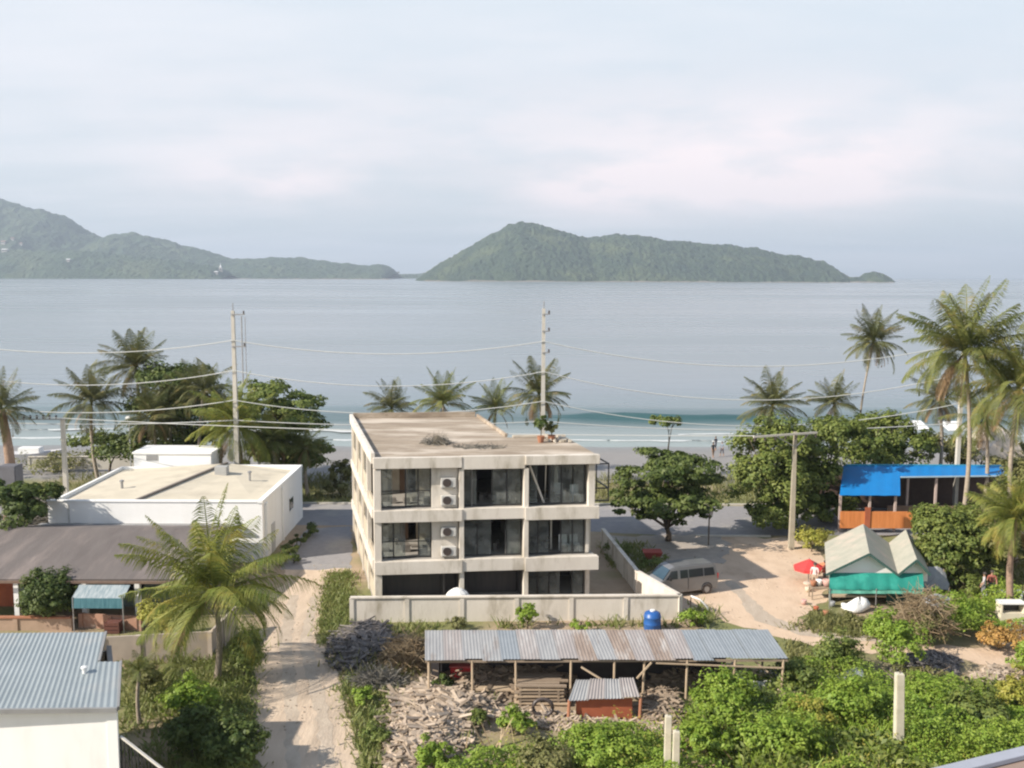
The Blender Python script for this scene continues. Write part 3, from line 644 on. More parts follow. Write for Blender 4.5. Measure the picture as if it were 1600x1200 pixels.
# rear and right walls, partitions
m = MB(); bb(m, .2, U1, NV-.18, NV-.02, 0, 8.48); m.build('rear_wall', concrete, bt)
m = MB(); bb(m, BW-.2, BW-.02, 1.2, RV, 0, 8.48); bb(m, U1, BW-.2, RV-.15, RV-.01, 0, 8.48); bb(m, U1-.02, U1+.1, RV, NV, 0, 8.48); m.build('right_wall', concrete, bt)
for k in range(3):
    z0 = ZF[k][1]; z1 = (ZF[k+1][0] if k < 2 else 8.48)
    zc = ZF[k+1][1]-.21 if k < 2 else 8.49
    m = MB(); bb(m, .17, 1.0, 4.6, 4.75, z0, zc); bb(m, 1.3, 2.0, 4.6, 4.75, z0, zc); bb(m, 3.0, 4.0, 4.6, 4.75, z0, zc)
    if k: bb(m, 1.0, 1.3, 4.6, 4.75, z0, z0+.9)
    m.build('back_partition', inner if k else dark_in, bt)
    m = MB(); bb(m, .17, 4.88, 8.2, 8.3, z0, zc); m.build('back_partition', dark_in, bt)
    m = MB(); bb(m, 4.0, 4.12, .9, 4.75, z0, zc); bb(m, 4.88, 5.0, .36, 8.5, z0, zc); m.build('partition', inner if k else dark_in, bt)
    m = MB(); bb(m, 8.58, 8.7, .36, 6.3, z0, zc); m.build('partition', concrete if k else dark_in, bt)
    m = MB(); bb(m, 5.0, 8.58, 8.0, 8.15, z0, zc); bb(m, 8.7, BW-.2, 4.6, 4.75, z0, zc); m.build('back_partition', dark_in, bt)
    if k:   # doorways at the back of the first bay
        m = MB(); bb(m, 2.0, 2.5, 4.52, 4.6, z0, z0+2.1); m.build('door', M('brown_door', (.16, .09, .05), (.12, .07, .04), 2, .6), bt)
        # panel carrying the air conditioners
        m = MB(); bb(m, 3.3, 4.80, .42, .54, z0, zc); m.build('service_panel', concrete_w, bt)
    else:
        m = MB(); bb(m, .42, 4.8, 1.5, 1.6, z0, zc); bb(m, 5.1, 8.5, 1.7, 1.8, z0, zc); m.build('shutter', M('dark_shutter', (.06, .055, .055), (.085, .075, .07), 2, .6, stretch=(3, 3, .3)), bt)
    # glazing frames
    for (u0, u1, nm) in ((.42, 3.28, 4), (5.1, 8.5, 4), (8.8, 12.2, 5)):
        if k == 0 and u0 < 6: continue
        m = MB(); vv = .62
        for j in range(nm+1):
            u = u0+(u1-u0)*j/nm
            if j in (0, nm) or (j*7+k) % 3: bb(m, u-.035, u+.035, vv, vv+.06, z0, z1)
        bb(m, u0, u1, vv+.002, vv+.058, z0+.02, z0+.10); bb(m, u0, u1, vv+.002, vv+.058, z1-.10, z1)
        fr = m.build('glazing_frame', blackfr, bt)
        m = MB()
        for j in range(nm):
            if (j+k) % 4 == 3: continue
            bb(m, u0+(u1-u0)*j/nm+.04, u0+(u1-u0)*(j+1)/nm-.04, vv+.026, vv+.034, z0+.10, z1-.10)
        m.build('glass_pane', GLASS, bt)
        if u0 < 1: bb2 = MB(); bb(bb2, u0, u1, vv+.02, vv+.05, z0+.95, z0+1.0); bb2.build('rail', blackfr, fr)
# ground floor clutter inside, mid-floor uprights in the right bays
m = MB()
for (u, w) in ((9.7, .05), (10.5, .09)): bb(m, u, u+w, 1.6, 1.6+w, 2.8, 5.06)
bb(m, 10.9, 11.1, 2.2, 2.4, 5.76, 8.48); m.build('inner_post', concrete_w, bt)
m = MB(); m.bar(BP(8.95, .5, 8.1), BP(9.9, .9, 5.8), .10); m.bar(BP(9.9, .5, 8.2), BP(10.15, 1.6, 5.8), .05); m.build('diagonal_brace', concrete_w, bt)
# black steel balcony frame on the right side
m = MB()
for z in (6.6, 8.05): m.bar(BP(BW+.02, 1.0, z), BP(BW+.95, 1.0, z), .07); m.bar(BP(BW+.95, 1.0, z), BP(BW+.95, 3.2, z), .07)
for u, v in ((BW+.95, 1.0), (BW+.95, 3.2)): m.bar(BP(u, v, 5.8), BP(u, v, 8.1), .07)
m.bar(BP(BW, 1.0, 5.85), BP(BW+.95, 1.0, 5.85), .07); m.bar(BP(BW, 3.2, 5.85), BP(BW+.95, 3.2, 5.85), .07); m.build('balcony_frame', blackfr, bt)
# broken curtain hung in second bay, dusty glass
m = MB(); r = random.Random(17)
for (u0, u1, z) in ((.6, 3.0, 2.8), (5.3, 8.2, 2.8), (5.4, 8.2, 5.76), (9.0, 10.8, 5.76), (9.0, 11, 2.8), (.6, 3, 5.76)):
    for i in range(7):
        u = r.uniform(u0, u1); v = r.uniform(1.0, 3.4); s_ = r.uniform(.15, .5); h_ = r.uniform(.08, .45); bb(m, u, u+s_, v, v+s_, z, z+h_)
tag(m.build('builders_clutter', M('drab_clutter', (.20, .18, .155), (.12, .105, .09), 3, .9, island=True), org=BP(6, 2, 2.8)), 'scattered boards, bags and offcuts on the floors of the open bays', 'clutter', kind='stuff')
m = MB(); bb(m, 5.6, 5.64, .5, 3.2, 5.78, 8.1); bb(m, 7.6, 8.35, .75, .77, 2.82, 4.3); tag(m.build('hanging_cloth', M('dull_cloth', (.30, .29, .27), (.22, .21, .2), 2, .9), org=BP(6, 1, 3)), 'dull cloth sheets hung inside the middle bays of the building', 'cloth', kind='stuff')
# air conditioners
def ac(u, z, label):
    c = Vector(BP(u, .25, z)); t = T('air_conditioner', c, label, 'air conditioner', 'air conditioner units on the building front')
    m = MB(); bb(m, u-.42, u+.42, .08, .38, z, z+.54); m.build('casing', M('aged_casing', (.58, .57, .54), (.48, .47, .44), 3, .6), t, bevel=.02)
    m = MB(); q = Vector(BP(u-.1, .075, z+.28)); k = []
    ax = Vector((ex.x, ex.y, 0)); 
    ring = [q+ax*.25*math.cos(a)+Vector((0, 0, 1))*.24*math.sin(a) for a in [i*math.pi/8 for i in range(16)]]
    off = Vector((ey.x, ey.y, 0))*.03
    m.add([p-off for p in ring]+[p for p in ring], [tuple(range(16)), tuple(reversed(range(16, 32)))]+[(i, (i+1) % 16, 16+(i+1) % 16, 16+i) for i in range(16)]); m.build('fan_grille', insul, t)
    m = MB(); bb(m, u-.38, u-.32, .10, .42, z-.1, z-.003); bb(m, u+.32, u+.38, .10, .42, z-.1, z-.003); m.build('bracket', steel, t)
for (u, z, l_) in ((4.22, 7.0, 'white air conditioner on the top floor panel, upper of the two there'), (4.22, 5.98, 'white air conditioner on the top floor panel, lower of the two there'), (4.22, 4.15, 'white air conditioner on the middle floor panel, upper of the two there'), (4.22, 3.0, 'white air conditioner on the middle floor panel, lower of the two there')): ac(u, z, l_)
# chairs in the right bay
def chair(u, v, z, label, s=1.0):
    c = BP(u, v, z); t = T('plastic_chair', c, label, 'chair', 'white chairs in the open bays')
    m = MB(); bb(m, u-.25, u+.25, v-.25, v+.25, z+.40, z+.45); m.build('seat', whitep, t, bevel=.01)
    for a, b in ((-1, -1), (1, -1), (1, 1), (-1, 1)):
        m = MB(); bb(m, u+a*.22-.025, u+a*.22+.025, v+b*.22-.025, v+b*.22+.025, z, z+.40); m.build('leg', whitep, t)
    m = MB(); bb(m, u-.25, u+.25, v+.22, v+.26, z+.46, z+.95); m.build('backrest', whitep, t, bevel=.01)
chair(11.1, 1.9, 5.765, 'white plastic chair in the right bay of the top floor, left of two'); chair(11.9, 1.4, 5.765, 'white plastic chair in the right bay of the top floor, right of two'); chair(11.2, 1.2, 2.805, 'white plastic chair in the right bay of the middle floor, left of two'); chair(11.85, 1.2, 2.805, 'white plastic chair in the right bay of the middle floor, right of two')
# white parasol in front of the ground floor
p = A(715, 924, 52.1); t = T('white_parasol', (p.x, p.y, 0), 'small white parasol standing before the dark ground floor of the building', 'parasol')
m = MB(); m.tube([(p.x, p.y, 0), (p.x, p.y, p.z+.2)], .03, 6); m.build('pole', steel, t)
m = MB(); m.lathe((p.x, p.y, p.z-.18), [(.66, -.02), (.55, .14), (.28, .32), (.04, .40)], 10); m.build('canopy', whitep, t)
# roof clutter
def twigs(name, c, rx, ry, rz, n, L, mat, seed, label, cat, up=.3, w=.03):
    r = np.random.default_rng(seed); q = unit(r.normal(size=(n, 3))); q[:, 2] = abs(q[:, 2]); P = np.array(c)+q*np.array([rx, ry, rz])*(r.random((n, 1))**.5)
    d = unit(r.normal(size=(n, 3))*np.array([1, 1, .5])+np.array([0, 0, up])); s = unit(np.cross(d, r.normal(size=(n, 3)))); l_ = (L*(.4+r.random(n)))[:, None]
    nn = unit(np.cross(d, s))
    a = P-d*l_/2; b = P+d*l_/2; a[:, 2] = np.maximum(a[:, 2], c[2]-.02)
    V = np.stack([a-s*w, a+s*w, a+nn*w*1.4, b-s*w*.5, b+s*w*.5, b+nn*w*.7], 1).reshape(-1, 3); k = np.arange(n)[:, None]*6
    Q = np.concatenate([k+np.array([[0, 3, 4, 1]]), k+np.array([[1, 4, 5, 2]]), k+np.array([[2, 5, 3, 0]])])
    return tag(np_mesh(name, V, Q, mat, org=c), label, cat)
c = BP(4.3, 4.3, 8.74)
t = T('brushwood_heap', c, 'dry brushwood heap leaning with a dark board on the flat roof of the concrete building', 'heap')
m = MB(); m.add([Vector(c)+Vector(q) for q in ((-.25, -.3, 0), (.75, -.1, 0), (.0, .1, .55), (-.3, .35, .45), (-.35, .4, 0), (.6, .5, 0))], [(0, 1, 2), (0, 2, 3), (0, 3, 4), (1, 5, 2), (2, 5, 4, 3), (0, 4, 5, 1)]); m.build('board', M('dark_board', (.10, .085, .06), (.07, .06, .045), 3, .9), t)
o = twigs('brushwood', (c[0]-.1, c[1]+.4, c[2]), 1.0, .7, .35, 170, .9, G_GREY, 5, 'x', 'x', .5, .02); del o['label']; del o['category']; o.parent = t; o.location = o.location-Vector(c)
twigs('straw_litter', BP(6.6, 3.2, 8.74), 1.8, .8, .06, 200, .5, G_GREY, 6, 'low strewn line of dry straw and twigs on the building roof', 'litter', 0, .02)
rb = MB(); r = random.Random(9)
for i in range(26):
    q = Vector(BP(r.uniform(11.2, 12.6), r.uniform(4.2, 6.3), 8.78)); s = r.uniform(.08, .3); rb.obox(q+Vector((0, 0, s*.3)), (s, s*r.uniform(.6, 1.2), s*.7), Matrix.Rotation(r.uniform(0, 3), 3, 'Z') @ Matrix.Rotation(r.uniform(-.4, .4), 3, 'X'))
tag(rb.build('broken_block_pile', concrete, org=BP(12, 5, 8.74)), 'low pile of broken pale blocks at the right corner of the building roof', 'rubble')
def potted(u, v, label, leaf, h, seed):
    c = BP(u, v, 8.74); t = T('potted_plant', c, label, 'potted plant', 'potted plants on the building roof')
    m = MB(); m.lathe(c, [(.16, 0), (.24, .38), (.26, .40), (.2, .40)], 12); m.build('pot', soilp, t)
    v_, q = cloud([(c[0], c[1], c[2]+.4+h*.55, .38, .38, h*.5)], 420, .2, seed, .45); np_mesh('foliage', v_, q, leaf, t)
    m = MB(); m.tube([(c[0], c[1], c[2]+.36), (c[0]+.05, c[1], c[2]+.5+h*.5)], .03, 6); m.build('stem', barkd, t)
potted(10.7, 4.6, 'dark leafed tall potted plant at the right rear of the building roof', G_TREE, 1.2, 81); potted(11.45, 4.9, 'olive green potted plant beside the dark one on the building roof', G_OLIVE, .7, 82)

# ------------------------------------------------------------------ compound walls
def panel_wall(name, pts, h, label, mat=concrete_w, step=2.6, t_=.16, cop=True, cat='wall', cm=None):
    o = T(name, (pts[0][0], pts[0][1], 0), label, cat)
    for i in range(len(pts)-1):
        a = Vector(pts[i][:2]); b = Vector(pts[i+1][:2]); d = (b-a).normalized()
        m = MB(); m.wall(a+d*.1, b-d*.1, 0, h-.06, t_*.6); m.build('wall_panel', mat, o)
        if cop: m = MB(); m.wall(a-d*.08, b+d*.078, h-.06, h+.03, t_+.1+.004*i); m.build('coping', cm or concrete_w, o, bevel=.01)
        n = max(1, int((b-a).length/step))
        for j in range(n+(1 if i == len(pts)-2 else 0)):
            q = a+(b-a)*j/n; m = MB(); m.wall(q-d*.12, q+d*.12, 0, h-.062, t_+.05); m.build('pier', mat, o)
    return o
wA = Vector((-8.75, 51.0)); wB = Vector((9.35, 51.6)); wC = Vector((7.55, 55.9)); wD = Vector((6.4, 65.5))
panel_wall('compound_wall', [wA, wB, wC, wD], 1.42, 'low pale rendered wall with piers and coping round the front of the concrete building')
f0 = G(160, 1040); f1 = G(330, 1030)
panel_wall('garden_wall', [f0, f1, f1+Vector((.2, 3.5, 0))], 1.5, 'pinkish grey panelled garden wall behind the grey roofed house', M('pink_grey_panel', (.46, .39, .33), (.38, .32, .27), 1.5, .9, c3=(.52, .42, .25), s3=.7, t3=(.6, .75)), 1.3, cop=False)

# ------------------------------------------------------------------ white flat-roofed building
wx0, wx1, wy0, wy1, wz = -30.6, -16.45, 62.0, 74.0, 4.05
t = T('white_building', ((wx0+wx1)/2, wy0, 0), 'white single storey building with a low beige roof and bare white parapet', 'building')
m = MB(); m.box(wx0, wx1, wy0, wy0+.2, 0, wz); m.build('front_wall', white, t)
m = MB(); m.box(wx1-.2, wx1, wy0+.2, wy1, 0, wz-.05); m.build('end_wall', white, t)
m = MB(); m.box(wx0, wx0+.2, wy0+.2, wy1, 0, wz-.05); m.box(wx0+.2, wx1-.2, wy1-.2, wy1, 0, wz-.05); m.build('rear_wall', white, t)
m = MB(); xr = -25.2
m.slab((wx0+.2, wy0+.2, 3.75), (xr, wy0+.2, 3.92), (xr+3.0, wy1-.2, 4.32), (wx0+.2, wy1-.2, 3.8), .12); m.slab((xr, wy0+.2, 3.92), (wx1-.2, wy0+.2, 3.7), (wx1-.2, wy1-.2, 3.75), (xr+3.0, wy1-.2, 4.32), .12); m.build('roof', roof_beige, t)
m = MB(); m.bar((xr+.02, wy0+.3, 3.99), (xr+3.0, wy1-.3, 4.40), .22, .10); m.build('ridge_cap', M('roof_ridge', (.17, .15, .13), (.13, .11, .1), 3, .8), t)
m = MB(); m.box(wx1-.32, wx1+.06, wy0-.06, wy1, wz-.048, wz+.14); m.box(wx0-.05, wx1-.322, wy0-.06, wy0+.26, wz+.002, wz+.12); m.box(-21.5, wx1-.322, wy1-.2, wy1+.1, wz-.045, wz+.12); m.build('parapet', white, t, bevel=.02)
m = MB(); m.box(wx0-.5, wx1-1.4, wy0-.5, wy0-.004, 2.5, 2.62); m.build('eave_strip', trimg, t)
m = MB(); m.box(wx1, wx1+.05, 69.6, 70.7, 1.6, 2.5); w = m.build('window', glassd, t)
m = MB(); m.box(wx1+.052, wx1+.09, 69.5, 70.8, 1.5, 1.6); m.box(wx1+.052, wx1+.09, 69.5, 70.8, 2.5, 2.58); m.build('frame', white, w)
m = MB(); m.box(wx1, wx1+.05, 64.2, 65.1, .0, 2.0); m.build('door', M('pale_grey_door', (.5, .5, .5), (.45, .45, .45), 2, .6), t)
m = MB(); m.box(wx1, wx1+.18, wy0+.5, wy0+.9, .0, 3.9); m.box(wx1, wx1+.12, 67.2, 67.5, 0, 3.9); m.build('buttress', white, t, bevel=.02)
m = MB(); m.tube([(-29.2, wy0-.06, 0), (-29.2, wy0-.06, 3.9)], .05, 8); m.build('downpipe', M('grey_pipe', (.5, .5, .49), (.42, .42, .41), 2, .6), t)
for (vx, vy, vz) in ((-27.5, 66.5, 3.9), (-19.3, 69.5, 3.95)): m = MB(); m.lathe((vx, vy, vz-.1), [(.09, 0), (.09, .6), (.16, .62), (.16, .72), (.04, .78)], 10); m.build('roof_vent', steel, t)
m = MB(); m.box(-22.2, -21.3, 70.5, 71.2, 3.95, 4.7); m.build('roof_box', M('dull_grey_box', (.42, .42, .41), (.36, .36, .35), 2, .6), t, bevel=.02)
q0 = A(212, 734, 74.6); q1 = A(332, 734, 74.6)
t = T('rooftop_room', (q0.x, 74.3, 0), 'raised white block rising behind the rear edge of the white building roof', 'building')
m = MB(); m.box(q0.x, q1.x, 74.3, 77.3, 0, 4.95); m.build('wall', white, t)
m = MB(); m.box(q0.x-.1, q1.x+.1, 74.2, 77.4, 4.953, 5.1); m.build('coping', white, t, bevel=.02)
m = MB(); m.box(q0.x+1, q0.x+1.9, 74.26, 74.298, 4.42, 4.85); m.build('vent', trimg, t)

# ------------------------------------------------------------------ dark-roofed house on the left
t = T('dark_roofed_house', (-23, 51, 0), 'long low house with a dark weathered roof and a shaded white posted porch', 'building')
m = MB(); m.slab((-33, 50.4, 2.55), (-17.5, 50.7, 2.5), (-17.9, 57.6, 3.5), (-33, 57.6, 3.5), .12); m.build('roof', dark_roof, t)
m = MB(); m.slab((-33, 57.6, 3.5), (-17.9, 57.6, 3.5), (-17.9, 61.2, 2.7), (-33, 61.2, 2.7), .12); m.build('rear_roof', dark_roof, t)
m = MB(); m.box(-33, -18.2, 53.4, 53.6, 0, 2.85); m.box(-18.4, -18.2, 53.6, 60.5, 0, 2.6); m.box(-33, -18.4, 60.3, 60.5, 0, 2.6); m.build('wall', M('dull_teal_wall', (.22, .27, .26), (.18, .22, .21), 1.5, .9), t)
for x in (-31.5, -27.0, -23.3, -20.4): m = MB(); m.box(x-.13, x+.13, 50.7, 50.96, 0, 2.42); m.build('porch_post', white, t)
for x in (-30, -25.5, -21.6): m = MB(); m.box(x-.55, x+.55, 53.34, 53.4, .9, 2.1); m.build('window', glassd, t)
m = MB(); m.box(-29.4, -28.5, 53.34, 53.4, 0, 2.0); m.build('door', redb, t)
m = MB(); m.box(-33, -17.6, 50.3, 50.396, 2.36, 2.5); m.build('fascia', M('brown_fascia', (.2, .14, .1), (.15, .1, .08), 3, .8), t)
a = A(120, 930, 49.9); b = A(200, 930, 49.9)
t = T('teal_awning', (a.x, 49.9, 0), 'faded teal and white cloth awning hung at the porch of the dark roofed house', 'awning')
m = MB(); m.slab((a.x, 49.3, 1.9), (b.x, 49.3, 1.9), (b.x, 50.25, 2.32), (a.x, 50.25, 2.32), .03); m.build('canopy', M('faded_cloth', (.16, .22, .25), (.40, .44, .45), 3, .8, stretch=(3, .6, 1)), t)
m = MB(); m.slab((a.x, 49.28, 1.35), (b.x, 49.28, 1.35), (b.x, 49.30, 1.9), (a.x, 49.30, 1.9), .03); m.build('hanging_cloth', M('teal_cloth', (.03, .12, .16), (.10, .24, .28), 3, .8, stretch=(4, 1, .4)), t)
for x in (a.x+.05, b.x-.05): m = MB(); m.tube([(x, 49.3, 0), (x, 49.3, 1.95)], .035, 6); m.build('pole', steel, t)
a = G(128, 980); b = G(216, 985)
panel_wall('brick_porch_wall', [(a.x, a.y), (b.x+.1, b.y)], .85, 'low rust red brick wall below the teal awning', M('muted_brick', (.42, .24, .17), (.34, .19, .13), 3, .9, c3=(.48, .36, .28), s3=2), 1.5, cop=False)
a = G(0, 985); b = G(110, 985)
panel_wall('pale_porch_wall', [(a.x-2, a.y), (b.x, b.y)], .75, 'low brownish pink wall left of the round topiary tree', M('brown_render', (.42, .30, .22), (.35, .25, .18), 2, .9), 2.4, cm=soilp)
def crate(px, py, s, m_, label):
    g = G(px, py); t = T('storage_crate', g, label, 'crate'); r = random.Random(px)
    for z in (0.02, .28, .54): m = MB(); m.box(g.x-s/2, g.x+s/2, g.y-s*.35, g.y+s*.35, z*s, z*s+.22*s); m.build('slat_band', m_, t, bevel=.01)
    m = MB()
    for a in (-1, 1):
        for b in (-1, 1): m.box(g.x+a*s*.46-.03, g.x+a*s*.46+.03, g.y+b*s*.31-.03, g.y+b*s*.31+.03, 0, .8*s+.02)
    m.build('corner_post', m_, t)
crate(178, 988, .8, M('dark_red_wood', (.14, .05, .035), (.1, .04, .03), 2, .8), 'dark maroon crate standing at the right end of the brick porch wall')

# ------------------------------------------------------------------ grey-roofed house at bottom left
t = T('grey_roofed_house', (-16, 33, 0), 'white walled house with a ribbed blue grey metal roof at the bottom left corner', 'building')
def ribbed(m, a, b, c, d, pitch, h, th=.03):
    """sheet with ribs running from eave (a-b) to ridge (d-c)"""
    a, b, c, d = map(Vector, (a, b, c, d)); n = int((b-a).length/pitch); up = (b-a).cross(d-a).normalized()
    V = []; 
    for i in range(n*4+1):
        u = i/(n*4); k = i % 4; hh = h if k in (1, 2) else 0
        uu = (i//4+(0, .35, .5, .85)[k])/n if i < n*4 else 1
        p = a.lerp(b, uu)+up*hh; q = d.lerp(c, uu)+up*hh; V += [p, q, p-up*th, q-up*th]
    Fs = []
    for i in range(n*4):
        k = i*4; Fs += [(k, k+4, k+5, k+1), (k+2, k+3, k+7, k+6), (k, k+2, k+6, k+4), (k+1, k+5, k+7, k+3)]
    m.add(V, Fs)
e0 = Vector((-21.0, 31.8, 4.05)); e1 = G(183, 1106, 4.05); e1 = Vector((e1.x, e1.y, 4.05)); rr_ = G(187, 1034, 4.62)
k1 = G(150, 1034, 4.65); top1 = G(163, 988, 5.05); top0 = Vector((-22.5, top1.y-.15, 5.1)); eL = Vector((-21.0, e1.y-.25, 4.05))
pl_n = (e1-eL).cross(Vector((top1.x, top1.y, 5.05))-eL).normalized()
def onroof(px, py): d_ = ray(px, py); o_ = Vector((0, 0, H)); return o_+d_*((eL-o_).dot(pl_n)/d_.dot(pl_n))
rA, rB, rC, rD = onroof(140, 1106), onroof(153, 1034), onroof(164, 988), onroof(187, 1034)
m = MB(); ribbed(m, eL, rA, rC, Vector((-21.6, rC.y-.2, rC.z)), .19, .02); m.build('roof', greyroof, t)
m = MB(); ribbed(m, rA, e1, rD, rB, .19, .02); m.build('side_roof', greyroof, t)
m = MB(); m.bar(eL+Vector((0, -.05, -.05)), e1+Vector((.02, -.05, -.05)), .10, .16); m.build('gutter', trimg, t)
m = MB(); m.bar(e1+Vector((.04, 0, -.02)), rD+Vector((.04, 0, -.02)), .08, .16); m.bar(rC+Vector((.04, 0, 0)), rB+Vector((.04, 0, 0)), .08, .12); m.build('barge_board', trimg, t)
q_ = onroof(132, 1052); m = MB(); m.lathe((q_.x, q_.y, q_.z-.05), [(.07, 0), (.07, .22), (.12, .24), (.12, .30), (.03, .33)], 10); m.build('roof_vent', whitep, t)
wxr = e1.x-.12; wyf = e1.y+.12
m = MB(); m.box(-21, wxr, wyf, wyf+.2, 0, 3.93); m.build('front_wall', white, t)
xb_ = wxr-.44*(top1.y-.2-wyf); m = MB(); m.hexa([(wxr-.2, wyf+.2, 0), (wxr, wyf+.2, 0), (xb_, top1.y-.2, 0), (xb_-.2, top1.y-.2, 0), (wxr-.2, wyf+.2, 3.95), (wxr, wyf+.2, 3.95), (xb_, top1.y-.2, 4.6), (xb_-.2, top1.y-.2, 4.6)]); m.box(-21, xb_-.2, top1.y-.4, top1.y-.2, 0, 4.4); m.build('end_wall', M('dark_grey_render', (.30, .28, .26), (.25, .23, .21), 2, .9), t)  # end wall in a darker grey than the white front
m = MB(); m.box(wxr-.3, wxr+.06, wyf+.0-.03, wyf+.02, 0, 3.9); m.build('corner_trim', white, t)
a = Vector((wxr+.1, wyf+.1, 0)); b = Vector((wxr+4.0, wyf-2.2, 0))
t = T('stair_railing', (a.x, a.y, 0), 'sloping pale handrail over dark pickets beside the grey roofed house', 'railing')
m = MB(); m.bar(a+Vector((0, 0, 2.9)), b+Vector((0, 0, 1.6)), .08, .06); m.build('handrail', M('pale_rail', (.55, .53, .48), (.48, .46, .42), 2, .6), t)
m = MB()
for i in range(26): q = a.lerp(b, i/25); m.box(q.x-.02, q.x+.02, q.y-.02, q.y+.02, 0, 2.86-1.3*i/25)
m.build('picket', blackfr, t)

# near parapet bottom right
a = A(1405, 1212, 25); b = A(1620, 1160, 26.5)
t = T('neighbouring_parapet', (a.x, a.y, 0), 'blue grey coping of a neighbouring building cutting across the bottom right corner', 'building')
d = (b-a); n_ = Vector((d.y, -d.x, 0)).normalized()
a2 = a-d*1.2; b2 = b+d*1.5
m = MB(); m.slab(a2+n_*.42, b2+n_*.42, b2, a2, .14); m.build('coping', M('blue_grey_coping', (.34, .36, .42), (.28, .30, .35), 1, .7), t, bevel=.01)
c0 = a2+n_*.42; c1 = b2+n_*.42
m = MB(); m.hexa([Vector((p.x, p.y, z_)) for z_, PP in ((0, (a2+n_*.06, a2+n_*6, b2+n_*6, b2+n_*.06)),) for p in PP]+[Vector((p.x, p.y, p.z-.16-dz)) for p, dz in ((a2+n_*.06, 0), (a2+n_*6, .2), (b2+n_*6, .2), (b2+n_*.06, 0))]); m.build('wall', M('brown_flat_roof', (.30, .22, .18), (.24, .18, .15), 1, .9), t)

# ------------------------------------------------------------------ corrugated shed
s0 = G(664, 1032, 2.05); s1 = G(1232, 1030, 2.05); s2 = G(1200, 984, 2.45); s3 = G(664, 985, 2.45)
t = T('corrugated_shed', ((s0.x+s1.x)/2, s0.y, 0), 'long open sided shed under patched rusty corrugated sheets', 'shed')
tin = [M('zinc_pale', (.42, .42, .41), (.34, .34, .34), 2, .55, metal=.3, c3=(.27, .22, .19), s3=.8, t3=(.55, .7), stretch=(2, .5, 1)), M('zinc_blue', (.35, .38, .40), (.29, .32, .34), 2, .5, metal=.35), M('zinc_brown', (.30, .24, .20), (.22, .17, .14), 2, .7, c3=(.42, .40, .38), s3=1.2, stretch=(2, .5, 1)), M('zinc_dull', (.33, .30, .29), (.25, .23, .22), 2, .65, c3=(.44, .43, .42), s3=1, stretch=(2, .5, 1))]
def corrug(m, a, b, c, d, pitch=.15, h=.012):
    a, b, c, d = map(Vector, (a, b, c, d)); n = max(2, int((b-a).length/pitch*4)); up = (b-a).cross(d-a).normalized(); V = []; Fs = []
    for i in range(n+1):
        u = i/n; hh = h*math.sin(i*math.pi/2)
        V += [a.lerp(b, u)+up*hh, d.lerp(c, u)+up*hh]
    for i in range(n): Fs.append((2*i, 2*i+2, 2*i+3, 2*i+1))
    m.add(V, Fs)
r = random.Random(3); u = 0; k = 0; N_ = 19
pat = [0, 3, 0, 0, 1, 3, 0, 3, 2, 0, 2, 3, 2, 3, 1, 1, 1, 1, 1]
for k in range(N_):
    u0 = k/N_; u1 = min(1.0, (k+1.06)/N_); lift = .012*(k % 2)+r.uniform(0, .02); e = r.uniform(-.12, .1)
    a = s0.lerp(s1, u0); b = s0.lerp(s1, u1); c = s3.lerp(s2, u1); d = s3.lerp(s2, u0)
    sk = r.uniform(-.12, .12) if 7 < k < 14 else 0
    dn = (a-d).normalized()*e; L_ = Vector((0, 0, lift))
    m = MB(); corrug(m, a+L_+dn, b+L_+dn, c+L_+Vector((sk, 0, 0)), d+L_+Vector((sk, 0, 0))); m.build('roof_sheet', tin[pat[k]], t, smooth=True)
for u in (.01, .13, .25, .40, .52, .60, .72, .85, .985):
    f = s0.lerp(s1, u); m = MB(); m.tube([(f.x, f.y+.12, 0), (f.x+r.uniform(-.08, .08), f.y+.12, f.z-.06)], .055, 7); m.build('post', woodp, t)
    f = s3.lerp(s2, u); m = MB(); m.tube([(f.x, f.y-.1, 0), (f.x, f.y-.1, f.z-.06)], .055, 7); m.build('post', wood, t)
m = MB(); m.bar(s0+Vector((0, .12, -.10)), s1+Vector((0, .12, -.10)), .07, .09); m.bar(s3+Vector((0, -.1, -.10)), s2+Vector((0, -.1, -.10)), .07, .09); m.build('beam', wood, t)
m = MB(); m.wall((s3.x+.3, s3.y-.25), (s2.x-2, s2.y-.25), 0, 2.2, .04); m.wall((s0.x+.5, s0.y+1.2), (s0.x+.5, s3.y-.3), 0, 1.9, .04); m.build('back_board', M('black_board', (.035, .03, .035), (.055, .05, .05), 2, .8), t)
def brace(a, b, w=.07): mm_ = MB(); mm_.bar(a, b, w); return mm_.build('brace', woodp, t)
brace(G(908, 1042, 1.8), G(962, 1075, 1.0)); brace(G(1018, 1035, 1.95), G(995, 1060, 1.2)); brace(G(1025, 1036, 1.9), G(1225, 1044, 1.6), .06); brace(G(1178, 1032, 1.9), G(1200, 1050, 1.4))
# inner lean-to with rust red panels
i0 = G(888, 1095, 1.0); i1 = G(1000, 1092, 1.0); i2 = G(990, 1062, 1.35); i3 = G(900, 1062, 1.35)
t = T('small_lean_to', ((i0.x+i1.x)/2, i0.y, 0), 'small lean-to with crumpled pale sheet roof over rust red panels before the shed', 'shed')
for k in range(4):
    a = i0.lerp(i1, k/4); b = i0.lerp(i1, (k+1.1)/4 if k < 3 else 1); c = i3.lerp(i2, (k+1.1)/4 if k < 3 else 1); d = i3.lerp(i2, k/4); L_ = Vector((0, 0, .03*(k % 2)+.02*k))
    m = MB(); corrug(m, a+L_, b+L_, c+L_, d+L_, .14, .025); m.build('roof_sheet', tin[0 if k % 2 == 0 else 3], t, smooth=True)
m = MB(); m.wall((i0.x+.35, i0.y+.25), (i1.x-.3, i1.y+.25), 0, .92, .05); m.build('front_panel', redb, t)
